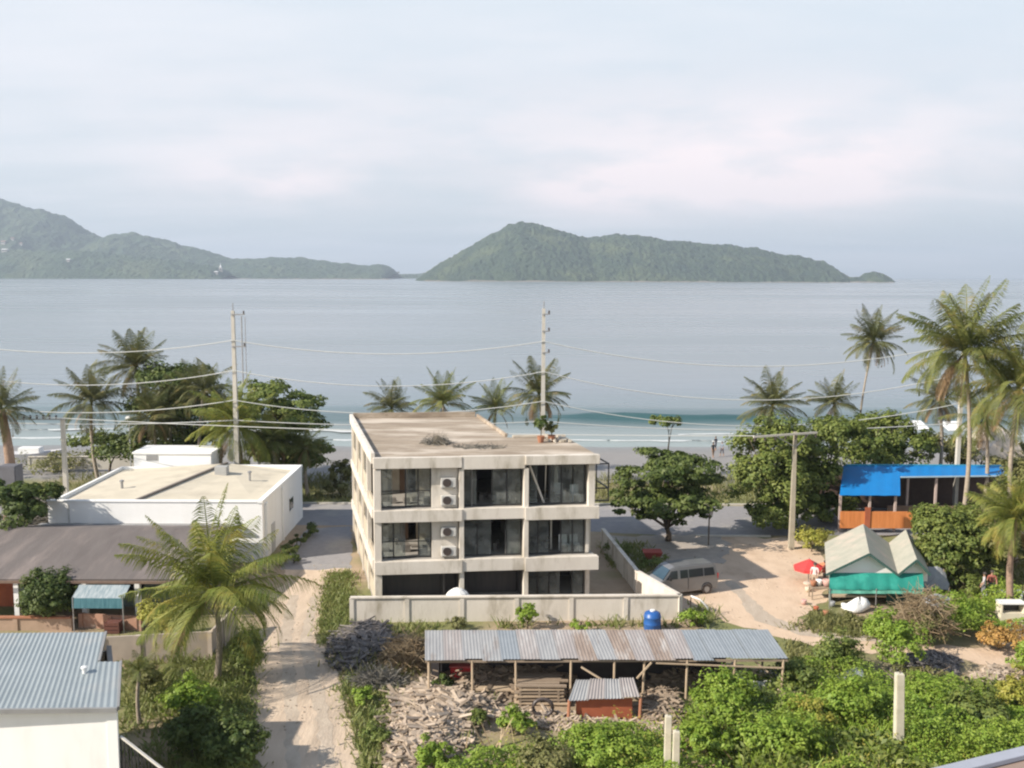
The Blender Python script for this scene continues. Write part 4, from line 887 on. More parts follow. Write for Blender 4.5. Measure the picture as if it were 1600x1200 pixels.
for p in (i0, i1): m = MB(); m.tube([(p.x, p.y, 0), (p.x+.05, p.y+.1, 1.0)], .07, 7); m.build('post', soilp, t)
# white tub with timber
p = G(1183, 1085); t = T('white_fibreglass_tub', p, 'upturned broken white tub heaped with timber scraps under the right end of the shed', 'tub')
m = MB(); V = []; n = 18
for rr, z in ((.55, .0), (.85, .3), (1.0, .85), (.92, .85), (.78, .35), (.5, .08)):
    for j in range(n): a = j*2*math.pi/n; V.append((p.x+rr*1.05*math.cos(a), p.y+.3+rr*.6*math.sin(a), z+(.12*math.cos(a*2) if z > .8 else 0)))
Fs = [(i*n+j, i*n+(j+1) % n, (i+1)*n+(j+1) % n, (i+1)*n+j) for i in range(5) for j in range(n)]+[tuple(reversed(range(n))), tuple(5*n+j for j in range(n))]
m.add(V, Fs); m.build('shell', whitep, t, smooth=True)
m = MB(); r = random.Random(8)
for i in range(12): c = Vector((p.x+r.uniform(-.6, .6), p.y+.3+r.uniform(-.3, .3), .75+r.uniform(0, .25))); m.obox(c, (r.uniform(.5, 1.1), .1, .06), Matrix.Rotation(r.uniform(0, 3), 3, 'Z') @ Matrix.Rotation(r.uniform(-.4, .4), 3, 'Y'))
m.build('timber_scraps', woodp, t)
# lumber stack under and before the shed
def lumber(x0, x1, y, ny, label, seed, h=5):
    a = G(x0, y); b = G(x1, y); t = T('lumber_stack', ((a.x+b.x)/2, a.y, 0), label, 'timber'); r = random.Random(seed)
    for l_ in range(h):
        m = MB()
        for j in range(ny):
            L_ = (b.x-a.x)*r.uniform(.75, 1.05); cx = (a.x+b.x)/2+r.uniform(-.15, .15); m.obox((cx, a.y+j*.24+r.uniform(-.03, .03), .12+l_*.16), (L_, .20, .07), Matrix.Rotation(r.uniform(-.05, .05), 3, 'Z'))
        m.build('plank_layer', wood if l_ % 2 else woodp, t)
        m = MB(); 
        for xx in (.15, .5, .85): q = a.lerp(b, xx); m.box(q.x-.05, q.x+.05, q.y-.1, q.y+.24*ny, .005+l_*.16, .08+l_*.16)
        m.build('spacer', wood, t)
lumber(800, 885, 1102, 6, 'stack of sawn boards under the middle of the corrugated shed', 2, 6)
lumber(745, 800, 1092, 5, 'lower stack of sawn boards left of the taller board stack', 3, 3)
lumber(1225, 1250, 1120, 5, 'small stack of reddish boards right of the white tub in the weeds', 4, 5)
# tyre
p = G(848, 1092, .9)
m = MB(); 
for k in range(1): m.tube([(p.x+.42*math.cos(a), p.y-.1+.05*math.sin(a), .55+.36*math.sin(a)) for a in [i*2*math.pi/18 for i in range(19)]], .09, 8)
tag(m.build('old_tyre', insul, smooth=True, org=(p.x, p.y, 0)), 'old black tyre propped against the board stack', 'tyre')
# red cloth bundle + green bin
p = G(722, 1070); t = T('red_cart', p, 'bright red box cart parked under the left end of the shed', 'cart')
m = MB(); m.box(p.x-.52, p.x+.5, p.y-.3, p.y+.4, .25, .95); m.build('box', redm, t, bevel=.04)
m = MB(); m.box(p.x-.58, p.x+.56, p.y-.34, p.y+.44, .953, 1.02); m.build('lid', M('faded_red', (.62, .18, .17), (.5, .1, .1), 3, .7), t, bevel=.02)
for sx in (-.35, .35):
    m = MB(); m.tube([(p.x+sx-.05, p.y-.36, .18), (p.x+sx+.05, p.y-.36, .18)], .18, 14); m.build('wheel', insul, t)
p = G(680, 1080); bush(690, 1088, 42, 40, 301, 'small dark green bush growing beside the red box cart', G_TREE, 500, .14)
# blue tank
p = G(1019, 984); Y = p.y; t = T('blue_drum', p, 'bright blue plastic water drum behind the corrugated shed', 'drum')
m = MB(); m.lathe(p, [(.42, 0), (.46, .08), (.46, .35), (.48, .38), (.46, .41), (.46, .72), (.48, .75), (.46, .78), (.42, .95), (.25, 1.04), (.12, 1.05)], 20); m.build('barrel', bluep, t, smooth=True)
m = MB(); m.lathe(p+Vector((0, 0, 1.045)), [(.14, 0), (.14, .07), (.03, .08)], 12); m.build('cap', whitep, t)
t = T('water_pipe', G(1105, 955), 'bent white pipe curving up at the edge of the dirt yard', 'pipe')
q = G(1105, 958); m = MB(); m.tube([q+Vector((-.9, .3, .9)), q+Vector((-.4, .1, .75)), q+Vector((0, 0, .35)), q+Vector((.1, 0, 0))], .05, 8); m.build('pipe', whitep, t, smooth=True); m = MB(); m.tube([q+Vector((-.9, .3, .0)), q+Vector((-.9, .3, .93))], .045, 8); m.build('stand', wood, t)

# ------------------------------------------------------------------ debris: rubble, branches
def mound(poly, h, step, seed):
    """scatter positions over a polygon with height falling to the rim"""
    P = [Vector(p[:2]) for p in poly]; xs = [p.x for p in P]; ys = [p.y for p in P]; r = np.random.default_rng(seed)
    n = int((max(xs)-min(xs))*(max(ys)-min(ys))/step**2); X = r.uniform(min(xs), max(xs), n); Y = r.uniform(min(ys), max(ys), n)
    k = inpoly(X, Y, P); X, Y = X[k], Y[k]
    d = np.full(len(X), 1e9)
    for i in range(len(P)):
        a, b = P[i], P[(i+1) % len(P)]; ab = b-a; tt = np.clip(((X-a.x)*ab.x+(Y-a.y)*ab.y)/ab.length_squared, 0, 1); d = np.minimum(d, np.hypot(X-a.x-tt*ab.x, Y-a.y-tt*ab.y))
    return X, Y, h*(1-np.exp(-d/.9))*(.5+.9*fbm(X, Y, 2.2, seed))
def hump(name, poly, h, seed, mat, label=None):
    """solid lumpy earth base of a pile"""
    P = [Vector(p[:2]) for p in poly]; xs = [p.x for p in P]; ys = [p.y for p in P]
    gx = np.arange(min(xs)-.5, max(xs)+.5, .25); gy = np.arange(min(ys)-.5, max(ys)+.5, .25); X, Y = np.meshgrid(gx, gy); x, y = X.ravel(), Y.ravel()
    d = np.full(len(x), 1e9)
    for i in range(len(P)):
        a, b = P[i], P[(i+1) % len(P)]; ab = b-a; tt = np.clip(((x-a.x)*ab.x+(y-a.y)*ab.y)/ab.length_squared, 0, 1); d = np.minimum(d, np.hypot(x-a.x-tt*ab.x, y-a.y-tt*ab.y))
    ins = inpoly(x, y, P); d = np.where(ins, d, -d)
    z = np.where(d > 0, h*(1-np.exp(-d/.9))*(.5+.9*fbm(x, y, 2.2, seed))*.85, -.1)
    V = np.stack([x, y, z], -1); nx = len(gx); i = np.arange(len(gy)-1)[:, None]*nx+np.arange(nx-1)[None]; Q = np.stack([i, i+1, i+1+nx, i+nx], -1).reshape(-1, 4)
    keep = (z[Q] > -.09).any(1); return V, Q[keep]
def chunks(X, Y, Z, smin, smax, seed, planky=.35):
    m = MB(); r = random.Random(seed)
    for x, y, z in zip(X, Y, Z):
        s = r.uniform(smin, smax)
        if r.random() < planky: size = (s*r.uniform(2.5, 6), s*.5, s*.18)
        else: size = (s, s*r.uniform(.5, 1), s*r.uniform(.2, .7))
        m.obox((x, y, z+s*.1), size, Matrix.Rotation(r.uniform(0, 6.3), 3, 'Z') @ Matrix.Rotation(r.uniform(-.5, .5), 3, 'X') @ Matrix.Rotation(r.uniform(-.35, .35), 3, 'Y'))
    return m
def pile(name, pxpoly, h, step, seed, smin, smax, label, mat, basem, planky=.35, cat='rubble'):
    poly = gp(pxpoly); c = poly[0]; t = T(name, c, label, cat)
    V, Q = hump(name, poly, h, seed, basem); np_mesh('earth_base', V, Q, basem, t)
    X, Y, Z = mound(poly, h, step, seed); o = chunks(X, Y, Z, smin, smax, seed, planky).build('debris', mat, t); o['kind'] = 'stuff'
    return t
earth = M('pile_earth', (.46, .37, .28), (.30, .22, .16), 3, .97, .6, 8)
pile('rubble_pile', [(612, 1090), (660, 1072), (730, 1080), (790, 1105), (760, 1130), (730, 1160), (700, 1215), (600, 1215), (596, 1150)], .75, .15, 5, .06, .34, 'pale heap of broken boards and rubble spilling toward the bottom of the picture', rubm, earth, .62)
pile('junk_heap', [(675, 1078), (700, 1048), (880, 1046), (900, 1062), (880, 1085), (800, 1092), (740, 1090)], .95, .17, 61, .08, .4, 'jumbled heap of boards and junk packed under the left half of the shed roof', wood, earth, .6, 'junk')
pile('junk_heap', [(1005, 1075), (1020, 1048), (1150, 1046), (1160, 1075)], 1.05, .17, 62, .08, .4, 'jumbled heap of boards and junk under the right half of the shed roof', wood, earth, .6, 'junk')
pile('rubble_pile', [(740, 1102), (800, 1108), (905, 1118), (1000, 1130), (1050, 1130), (1060, 1150), (900, 1150), (860, 1140), (780, 1130)], .35, .16, 6, .06, .24, 'low spread of scrap and broken boards in front of the shed', rubm, earth, .5)
pile('scrap_pile', [(508, 1010), (530, 985), (575, 972), (612, 985), (625, 1010), (600, 1030), (560, 1050), (522, 1048)], .75, .15, 7, .06, .34, 'dark grey heap of scrap against the left end of the low wall', rubg, M('dark_earth', (.13, .11, .10), (.09, .08, .075), 3, .95), .4)
pile('timber_heap', [(1000, 1085), (1060, 1080), (1075, 1110), (1060, 1140), (1005, 1135)], .8, .15, 8, .07, .22, 'tangled heap of old timber between the red lean-to and the shrubs', wood, earth, .7, 'timber')
pile('scrap_pile', [(1380, 1060), (1400, 1030), (1450, 1020), (1500, 1030), (1500, 1065), (1440, 1078)], .8, .15, 9, .06, .2, 'dark scrap heap among the bushes near the lone concrete post', rubg, M('dark_earth', (.13, .11, .10), (.09, .08, .075), 3, .95), .2)
pile('rubble_pile', [(1510, 1060), (1545, 1040), (1600, 1050), (1600, 1100), (1530, 1095)], .5, .15, 10, .07, .22, 'brown heap of bricks and boards at the right edge of the scrub', rubm, earth, .3)
g = G(637, 1045); twigs('dry_branch_heap', (g.x, g.y+.4, 0), 1.45, 1.2, 1.5, 700, 1.4, G_STRAW, 15, 'heap of dry bare branches at the left end of the corrugated shed', 'branches', .25, .022)
g = G(590, 1075); twigs('dry_branch_heap', (g.x, g.y+.3, 0), 1.3, .8, .75, 450, 1.1, G_GREY, 16, 'low grey green brushwood heap beside the dirt path below the dark scrap', 'branches', .2, .02)
g = G(1415, 1005); twigs('dry_branch_heap', (g.x+.8, g.y, .6), 1.7, 1.2, 2.3, 700, 1.5, G_STRAW, 17, 'tall tangle of dry stems behind the vertical green bush', 'branches', .4, .02)
g = G(115, 790); twigs('dry_branch_heap', (-33.6, 67.5, 0), 3.0, 1.8, 3.6, 1600, 1.4, G_GREY, 18, 'grey leafless thicket beside the left corner of the white building', 'branches', .3, .03)
# grit on the path and the yard
def grit():  # loose stones
    m = MB(); r = random.Random(12)
    for (x0, x1, y0, y1, n) in ((-13.5, -7, 36, 62, 260), (8, 22, 50, 68, 240), (-14, -5, 40, 50, 140)):
        for i in range(n): s = r.uniform(.03, .10); m.obox((r.uniform(x0, x1), r.uniform(y0, y1), .02), (s, s*.8, s*.5), Matrix.Rotation(r.uniform(0, 3), 3, 'Z') @ Matrix.Rotation(.3, 3, 'X'))
    tag(m.build('loose_stones', rubm), 'small loose stones scattered over the dirt path and yard', 'stones', kind='stuff')
grit()

# ------------------------------------------------------------------ grass and undergrowth (uncountable)
def blades(name, polys, dens, h, mat, seed, label, keep=None, thr=.0):
    r = np.random.default_rng(seed); PP = []
    for poly in polys:
        P = [Vector(p[:2]) for p in poly]; xs = [p.x for p in P]; ys = [p.y for p in P]; n = int((max(xs)-min(xs))*(max(ys)-min(ys))*dens)
        X = r.uniform(min(xs), max(xs), n); Y = r.uniform(min(ys), max(ys), n); k = inpoly(X, Y, P) & (fbm(X, Y, 2.5, seed) > thr); X, Y = X[k], Y[k]; e_ = r.random(len(X)) < .5; X = X+e_*r.normal(size=len(X))*.35; Y = Y+e_*r.normal(size=len(X))*.35; PP.append(np.stack([X, Y, 0*X], -1))
    P = np.concatenate(PP); n = len(P); hh = (h*(.4+.9*r.random(n))*(.5+fbm(P[:, 0], P[:, 1], 3, seed+2)))[:, None]
    az = r.random(n)*6.283; w = np.stack([np.cos(az), np.sin(az), 0*az], -1)*(.012+.03*r.random(n))[:, None]*1.6; ln = np.concatenate([r.normal(size=(n, 2))*.6, np.ones((n, 1))], 1)*hh
    V = np.stack([P-w, P+w, P+ln+w*.25, P+ln-w*.25], 1).reshape(-1, 3)
    tag(np_mesh(name, V, np.arange(4*n).reshape(n, 4), mat), label, 'grass', kind='stuff')
blades('grass', [gp([(512, 895), (552, 895), (552, 985), (505, 1010), (498, 990), (500, 940)])], 150, .27, G_GRASS, 1, 'strip of green grass between the dirt path and the concrete building')
blades('grass', [gp([(555, 985), (670, 985), (662, 1000), (540, 1005)]), gp([(670, 984), (1110, 980), (1120, 960), (1095, 945), (1070, 975), (560, 978)])], 60, .4, G_GRASS, 2, 'grass along the foot of the low compound wall', thr=.35)
blades('grass', [gp([(560, 1055), (620, 1040), (622, 1085), (605, 1130), (590, 1215), (570, 1215), (552, 1140), (528, 1075)])], 150, .32, G_GRASS, 3, 'green verge of grass right of the dirt path near the bottom')
blades('grass', [gp([(1230, 985), (1275, 955), (1330, 965), (1420, 975), (1420, 1000), (1330, 998)]), gp([(1225, 1002), (1340, 1020), (1340, 1060), (1240, 1050)])], 90, .28, G_OLIVE, 4, 'rough dry grass along the right side of the yard', thr=.3)
blades('grass', [[(-42, 79), (60, 79), (60, 90), (-42, 90)]], 14, .5, G_OLIVE, 5, 'rough grass between the street and the beach', thr=.38)
blades('grass', [gp([(515, 1050), (530, 990), (620, 985), (660, 1060), (600, 1075)])], 25, .5, G_OLIVE, 8, 'weeds growing through the dark scrap heap')
blades('grass', [gp([(600, 1090), (760, 1080), (780, 1130), (700, 1200), (600, 1200)])], 9, .6, G_GRASS, 9, 'thin grass growing up through the pale rubble')
blades('grass', [gp([(1430, 860), (1605, 860), (1605, 935), (1455, 930)])], 60, .35, G_OLIVE, 10, 'rough grass under the trees at the right edge', thr=.25)
blades('grass', [gp([(190, 1000), (400, 1000), (398, 1210), (190, 1210)])], 50, .4, G_GRASS, 6, 'grass around the foreground palm left of the path', thr=.3)
blades('grass', [gp([(940, 850), (1010, 850), (1030, 900), (985, 900), (950, 880)])], 60, .35, G_GRASS, 7, 'patchy grass on the shaded plot right of the building', thr=.3)
blades('tall_weeds', [gp([(1085, 1110), (1240, 1060), (1400, 1080), (1605, 1080), (1620, 1230), (1060, 1230)])], 40, .8, G_BUSH, 31, 'tall weed stalks among the bright green undergrowth', thr=.42)
blades('dry_stalks', [gp([(740, 1160), (1040, 1130), (1400, 1060), (1605, 1060), (1620, 1230), (700, 1230)])], 3.5, .9, G_STRAW, 32, 'dry straw coloured stalks through the foreground weeds', thr=.45)
def undergrowth(name, poly, h, n, size, mat, seed, label, thr=.2):
    r = np.random.default_rng(seed); P = [Vector(p[:2]) for p in poly]; xs = [p.x for p in P]; ys = [p.y for p in P]
    X = r.uniform(min(xs), max(xs), n); Y = r.uniform(min(ys), max(ys), n); k = inpoly(X, Y, P) & (fbm(X, Y, 2.4, seed) > thr); X, Y = X[k], Y[k]; X = X+r.normal(size=len(X))*.22; Y = Y+r.normal(size=len(X))*.22
    # snap to clump centres for a lumpy surface
    top = h*np.clip(fbm(X, Y, 2.4, seed)*1.7-.3, .12, 1.4)*(.75+.5*noise2(X, Y, .55, seed+9)); Z = top*(1-.55*r.random(len(X))**2)
    N = unit(np.stack([r.normal(size=len(X))*.6, r.normal(size=len(X))*.6-.25, np.ones(len(X))], -1))
    v, q = leaves(np.stack([X, Y, Z], -1), N, size, r, .5)
    return tag(np_mesh(name, v, q, mat), label, 'undergrowth', kind='stuff')
undergrowth('undergrowth', gp([(1085, 1110), (1180, 1090), (1240, 1060), (1340, 1060), (1400, 1090), (1605, 1090), (1620, 1230), (1060, 1230), (1066, 1150)]), 1.5, 62000, .13, G_BUSH, 21, 'dense bright green weeds filling the bottom right foreground', .40)
undergrowth('undergrowth', gp([(1400, 1050), (1500, 1070), (1605, 1085), (1605, 1130), (1400, 1110)]), .6, 9000, .14, G_OLIVE, 22, 'olive dry weeds around the right-hand scrap heaps', .3)
undergrowth('undergrowth', gp([(700, 1230), (760, 1195), (850, 1180), (900, 1165), (1040, 1160), (1062, 1245), (700, 1250)]), 1.1, 22000, .13, G_BUSH, 23, 'bright green weeds at the bottom centre below the shed', .38)
undergrowth('creeping_vines', gp([(1085, 1105), (1240, 1060), (1400, 1080), (1605, 1085), (1620, 1230), (1060, 1230)]), 1.15, 9000, .27, G_TREEM, 26, 'broad dark leaved creepers among the bright foreground weeds', .45)
undergrowth('creeping_vines', gp([(700, 1215), (800, 1150), (1040, 1140), (1605, 1120), (1620, 1230), (700, 1230)]), 1.0, 6000, .10, G_YEL, 27, 'patches of fine yellow green weeds at the bottom of the picture', .5)
undergrowth('undergrowth', gp([(1460, 940), (1580, 930), (1605, 990), (1500, 1010), (1430, 990)]), 1.3, 14000, .15, G_BUSH, 24, 'leafy weeds right of the teal awning hut', .3)
undergrowth('undergrowth', gp([(300, 1090), (392, 1060), (392, 1230), (290, 1230)]), .7, 9000, .14, G_TREEM, 25, 'shaded green weeds around the foreground palm', .25)

# ------------------------------------------------------------------ trees and shrubs
def P_(px, py, Y, basepx, L, nf, seed, label, **k):
    c = A(px, py, Y); b = A(basepx, py, Y); return palm((b.x, Y), float(gz(np.array(Y))), c, L*1.02, nf, seed, label, **k)
palm_specs = [
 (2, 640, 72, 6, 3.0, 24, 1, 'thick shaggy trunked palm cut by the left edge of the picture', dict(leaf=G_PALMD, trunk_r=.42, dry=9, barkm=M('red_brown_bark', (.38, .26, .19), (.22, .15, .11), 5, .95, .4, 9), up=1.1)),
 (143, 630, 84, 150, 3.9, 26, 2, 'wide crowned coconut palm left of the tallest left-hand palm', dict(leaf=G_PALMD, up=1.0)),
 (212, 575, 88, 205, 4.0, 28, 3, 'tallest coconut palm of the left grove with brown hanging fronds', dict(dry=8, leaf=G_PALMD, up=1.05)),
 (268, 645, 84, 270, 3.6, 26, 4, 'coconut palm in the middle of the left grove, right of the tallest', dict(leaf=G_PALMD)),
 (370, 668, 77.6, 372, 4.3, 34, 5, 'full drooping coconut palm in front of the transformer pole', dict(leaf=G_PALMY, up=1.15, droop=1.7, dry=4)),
 (612, 640, 94, 614, 3.3, 20, 6, 'leftmost of the three palm tops showing over the concrete building roof', dict(leaf=G_PALMD, up=.85)),
 (692, 632, 90, 690, 3.5, 22, 7, 'middle one of three palm tops over the concrete building roof', dict(leaf=G_PALM, up=.9)),
 (775, 640, 92, 775, 2.9, 20, 8, 'smallest palm top left of the tall pole over the building roof', dict(leaf=G_PALM, up=.85)),
 (842, 618, 84, 845, 3.4, 26, 9, 'brownish coconut palm directly behind the tall concrete pole', dict(leaf=G_PALMD, dry=7, up=1.1)),
 (1207, 635, 82, 1205, 3.4, 26, 10, 'coconut palm above the end of the long crossarm', dict(leaf=G_PALMD, dry=5, up=1.1)),
 (1303, 632, 84, 1305, 2.8, 20, 11, 'small palm top rising from the green trees right of the crossarm', dict(leaf=G_PALMD)),
 (1365, 535, 84, 1352, 3.1, 30, 12, 'slender tall coconut palm standing alone against the sea', dict(leaf=G_PALMD, trunk_r=.10, dry=6, up=1.15)),
 (1508, 552, 64, 1513, 4.9, 34, 13, 'largest coconut palm with long fronds over the blue roof', dict(leaf=G_PALM, dry=6, up=1.05)),
 (1592, 608, 62, 1604, 4.5, 32, 14, 'drooping coconut palm leaning in at the right edge above the blue roof', dict(leaf=G_PALM, dry=4, up=1.1, droop=1.7)),
 (1468, 625, 80, 1470, 3.0, 22, 15, 'brown fronded palm half hidden left of the largest palm', dict(leaf=G_PALMD, dry=10, up=1.1)),
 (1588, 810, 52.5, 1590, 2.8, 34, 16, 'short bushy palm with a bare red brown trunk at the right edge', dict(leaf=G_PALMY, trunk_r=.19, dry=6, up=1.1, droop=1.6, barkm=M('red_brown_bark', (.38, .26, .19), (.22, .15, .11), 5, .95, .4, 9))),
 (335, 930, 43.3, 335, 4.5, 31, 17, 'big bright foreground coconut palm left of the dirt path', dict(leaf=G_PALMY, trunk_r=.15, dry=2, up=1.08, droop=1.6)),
 (218, 1050, 38.8, 215, 1.15, 12, 18, 'small dark stemmed palm between the grey roofed house and the big palm', dict(leaf=G_PALM, trunk_r=.09, dry=0)),
 (238, 655, 82, 236, 3.2, 24, 21, 'bushy coconut palm low in the left grove below the tallest palm', dict(leaf=G_PALMD, dry=4, up=1.1)),
 (318, 612, 83, 312, 3.3, 24, 22, 'coconut palm left of the riser pipe pole in the left grove', dict(leaf=G_PALMD, dry=3, up=1.05)),
 (425, 690, 80, 428, 3.0, 24, 23, 'olive green coconut palm right of the riser pipe pole', dict(leaf=G_PALM, dry=3, up=1.15)),
 (478, 700, 81, 480, 2.4, 20, 24, 'small palm with pale drooping fronds at the right end of the left grove', dict(leaf=G_PALM, dry=4, up=1.2)),
 (1540, 655, 74, 1542, 3.4, 24, 25, 'drooping palm between the largest palm and the right edge palm', dict(leaf=G_PALM, dry=4, up=1.15)),
 (283, 1042, 40.5, 285, 1.0, 9, 19, 'sapling palm against the garden wall', dict(leaf=G_PALM, trunk_r=.05, dry=0)),
]
for s in palm_specs: P_(*s[:8], **s[8])

def TT(base_px, Y, bl, n, size, seed, label, **k):
    b = A(base_px, 800, Y); z = float(gz(np.array(Y)))
    return tree((b.x, Y, z), [pxblob(x, y, Y+dy, rx*1.15, rz*1.12) for (x, y, rx, rz, dy) in bl], int(n*1.9), size*1.12, seed, label, **k)
TT(285, 86, [(262, 590, 40, 22, 0), (305, 595, 38, 18, 1), (240, 640, 42, 28, -1), (310, 640, 48, 28, 0), (258, 690, 58, 30, 0), (322, 690, 36, 28, 1), (295, 718, 44, 18, 1)], 10500, .30, 101, 'dark broadleaf tree in the middle of the left grove', leaf=G_TREE, tr=.22, clump=.4)
TT(455, 84, [(420, 612, 40, 16, 0), (455, 632, 42, 14, 1), (430, 655, 52, 16, -1), (470, 665, 40, 16, 0), (440, 695, 48, 18, 0), (478, 705, 34, 18, 0), (405, 640, 34, 20, 1), (420, 715, 36, 22, 1), (455, 725, 40, 16, 1)], 10500, .30, 102, 'layered sea almond tree at the right end of the left grove', leaf=G_TREEM, tr=.24, clump=.36, flat=.5)
TT(1045, 67.5, [(1055, 722, 50, 16, 0), (1025, 742, 50, 15, -1), (1075, 750, 42, 14, 1), (1010, 775, 45, 15, -1), (1060, 782, 52, 16, -1.5), (985, 798, 34, 12, 0), (1085, 800, 28, 16, 0), (1040, 812, 34, 12, -1)], 9500, .26, 103, 'flat layered tree shading the van beside the concrete building', leaf=G_TREE, tr=.2, clump=.4, flat=.5)
TT(1212, 71.5, [(1190, 700, 36, 36, 0), (1228, 688, 36, 30, 0), (1182, 750, 32, 44, -1), (1220, 760, 34, 48, -1), (1205, 808, 32, 30, -1.5), (1245, 735, 26, 40, 0)], 11500, .24, 104, 'tall column of creeper covered tree left of the crossarm pole', leaf=G_TREEM, tr=.2, clump=.34)
TT(1290, 73, [(1270, 700, 34, 30, 0), (1310, 680, 38, 28, 1), (1275, 750, 34, 34, 0), (1295, 792, 34, 26, 0), (1258, 795, 26, 30, -1), (1245, 740, 26, 40, 1)], 10500, .26, 105, 'dense green tree between the crossarm pole and the blue roof', leaf=G_TREEM, tr=.22)
TT(1375, 80, [(1340, 680, 42, 28, 0), (1385, 668, 40, 26, 1), (1420, 700, 34, 22, 0), (1360, 715, 50, 20, 0)], 6500, .28, 106, 'broad leafy tree behind the blue sheet roof', leaf=G_TREEM, tr=.22)
TT(1480, 58, [(1468, 822, 36, 28, 0), (1505, 835, 36, 30, -.5), (1475, 868, 40, 28, 0), (1522, 868, 32, 26, 0)], 9500, .2, 107, 'round olive green tree right of the twin gabled hut', leaf=G_TREEM, tr=.15)
TT(1560, 57, [(1555, 850, 34, 26, 0), (1590, 870, 26, 30, -.5), (1560, 800, 30, 18, 1)], 3800, .2, 108, 'olive tree against the right edge behind the short palm', leaf=G_OLIVE, tr=.14)
TT(1545, 62, [(1530, 812, 34, 22, 0), (1570, 800, 34, 24, 0), (1600, 812, 30, 26, 0), (1550, 840, 36, 20, 0)], 6500, .22, 161, 'yellowish green tree between the round olive tree and the right edge', leaf=G_TREEM, tr=.13)
TT(1590, 66, [(1585, 770, 30, 24, 0), (1610, 745, 30, 26, 0)], 3600, .22, 162, 'tree with big leaves at the right edge below the drooping palm', leaf=G_OLIVE, tr=.12)
bush(1450, 915, 60, 34, 163, 'dark bush tucked behind the grey tarpaulins', G_TREE, 1400, .16)
bush(1515, 925, 70, 30, 164, 'low dark bush behind the people at the right', G_TREEM, 1400, .16)
TT(1520, 84, [(1470, 700, 40, 20, 0), (1535, 715, 45, 18, 0), (1590, 720, 40, 22, 0)], 4200, .28, 109, 'low scrubby tree behind the right half of the blue roof', leaf=G_OLIVE, tr=.15)
TT(75, 50.5, [(75, 929, 33, 35, 0), (75, 932, 30, 32, -.3)], 9000, .15, 110, 'dense round topiary tree before the dark roofed house', leaf=G_TREE, tr=.12, clump=.24, nclump=420)
TT(30, 60, [(15, 775, 36, 22, 0), (55, 780, 34, 20, 0), (30, 800, 40, 18, -.5)], 3400, .26, 111, 'dark broad leafed plant mass left of the white facade', leaf=G_TREE, tr=.1)
TT(170, 86, [(160, 690, 40, 14, 0), (190, 705, 34, 14, 0)], 2000, .26, 112, 'low green bush tree under the wide crowned palm', leaf=G_TREEM, tr=.12)
TT(1040, 90, [(1040, 660, 22, 8, 0), (1055, 655, 12, 6, 0)], 700, .24, 113, 'small lone tree top poking up before the surf right of the pole', leaf=G_TREEM, tr=.08)
TT(535, 81, [(535, 742, 16, 22, 0), (525, 765, 20, 14, 0)], 1500, .24, 114, 'grey green shrub tree at the street end of the alley', leaf=G_OLIVE, tr=.08)
bush(90, 735, 120, 26, 115, 'dull low scrub between the beach and the thick trunked palm', G_OLIVE, 1800, .25)
# shrubs seen one by one
bush(824, 982, 40, 44, 120, 'clipped bright green bush standing before the low compound wall', G_BUSH, 1300, .13)
bush(715, 984, 40, 20, 121, 'low weedy bush at the foot of the wall left of the clipped bush', G_OLIVE, 450, .13)
bush(905, 984, 44, 16, 122, 'low spreading weed at the foot of the wall right of the clipped bush', G_BUSH, 420, .13)
bush(1092, 980, 52, 34, 123, 'grassy bush at the corner of the wall by the dirt yard', G_BUSH, 900, .14)
bush(458, 880, 20, 20, 124, 'dark hedge bush at the near end of the white end wall', G_TREE, 500, .14)
hb = T('clipped_hedge', G(462, 860), 'narrow dark hedge along the foot of the white building end wall', 'hedge')
a = G(437, 884); b = G(488, 836); B = [(a.lerp(b, i/8).x, a.lerp(b, i/8).y, .45, .42, .8, .5) for i in range(9)]
v, q = cloud(B, 3600, .15, 126, .4); np_mesh('foliage', v, q, G_TREE, hb)
m = MB()
for k in B: m.tube([(k[0], k[1], 0), (k[0], k[1], .6)], .03, 5)
m.build('stem', barkd, hb)
bush(378, 1065, 62, 92, 127, 'dark upright shrub right of the big palm trunk at the path edge', G_TREEM, 3200, .15, parts=4)
bush(300, 1130, 90, 80, 128, 'bright leafy shrub at the foot of the big palm', G_BUSH, 3000, .15, parts=4)
bush(300, 1190, 90, 95, 129, 'dark shrub at the bottom left below the big palm', G_TREE, 3200, .16, parts=4)
bush(372, 1210, 100, 105, 130, 'dark shrub bordering the bottom of the dirt path', G_TREE, 3600, .16, parts=4)
bush(252, 1000, 90, 70, 131, 'yellow green straggly shrub behind the garden wall', G_YEL, 2200, .15, parts=4)
bush(225, 1090, 60, 60, 132, 'yellow green bush beside the small dark stemmed palm', G_OLIVE, 1500, .14)
bush(1268, 862, 62, 40, 133, 'yellow green hedge bush behind the red parasol', G_YEL, 2000, .16, parts=4)
bush(1395, 1050, 80, 100, 134, 'tall upright green bush behind the lone concrete post', G_BUSH, 3600, .15, parts=4)
bush(1450, 1010, 66, 66, 135, 'dusty olive bush right of the tall upright bush', G_OLIVE, 1700, .14)
bush(1560, 1015, 80, 44, 136, 'dry orange brown bush near the right edge', G_ORANGE, 1800, .15, parts=4)
bush(1600, 1060, 50, 60, 137, 'green bush touching the right edge by the brown heap', G_BUSH, 1200, .15)
bush(1135, 1140, 110, 95, 138, 'large bright shrub below the white tub', G_BUSH, 4200, .15, parts=5)
bush(1250, 1090, 90, 60, 139, 'blue green shrub at the right end of the corrugated shed', G_TREEM, 2200, .15, parts=4)
bush(1210, 1180, 120, 80, 140, 'large bright shrub near the bottom, right of the twin posts', G_BUSH, 3800, .15, parts=5)
bush(682, 1212, 60, 66, 141, 'bright green bush rising from the pale rubble at the bottom', G_BUSH, 1600, .14)
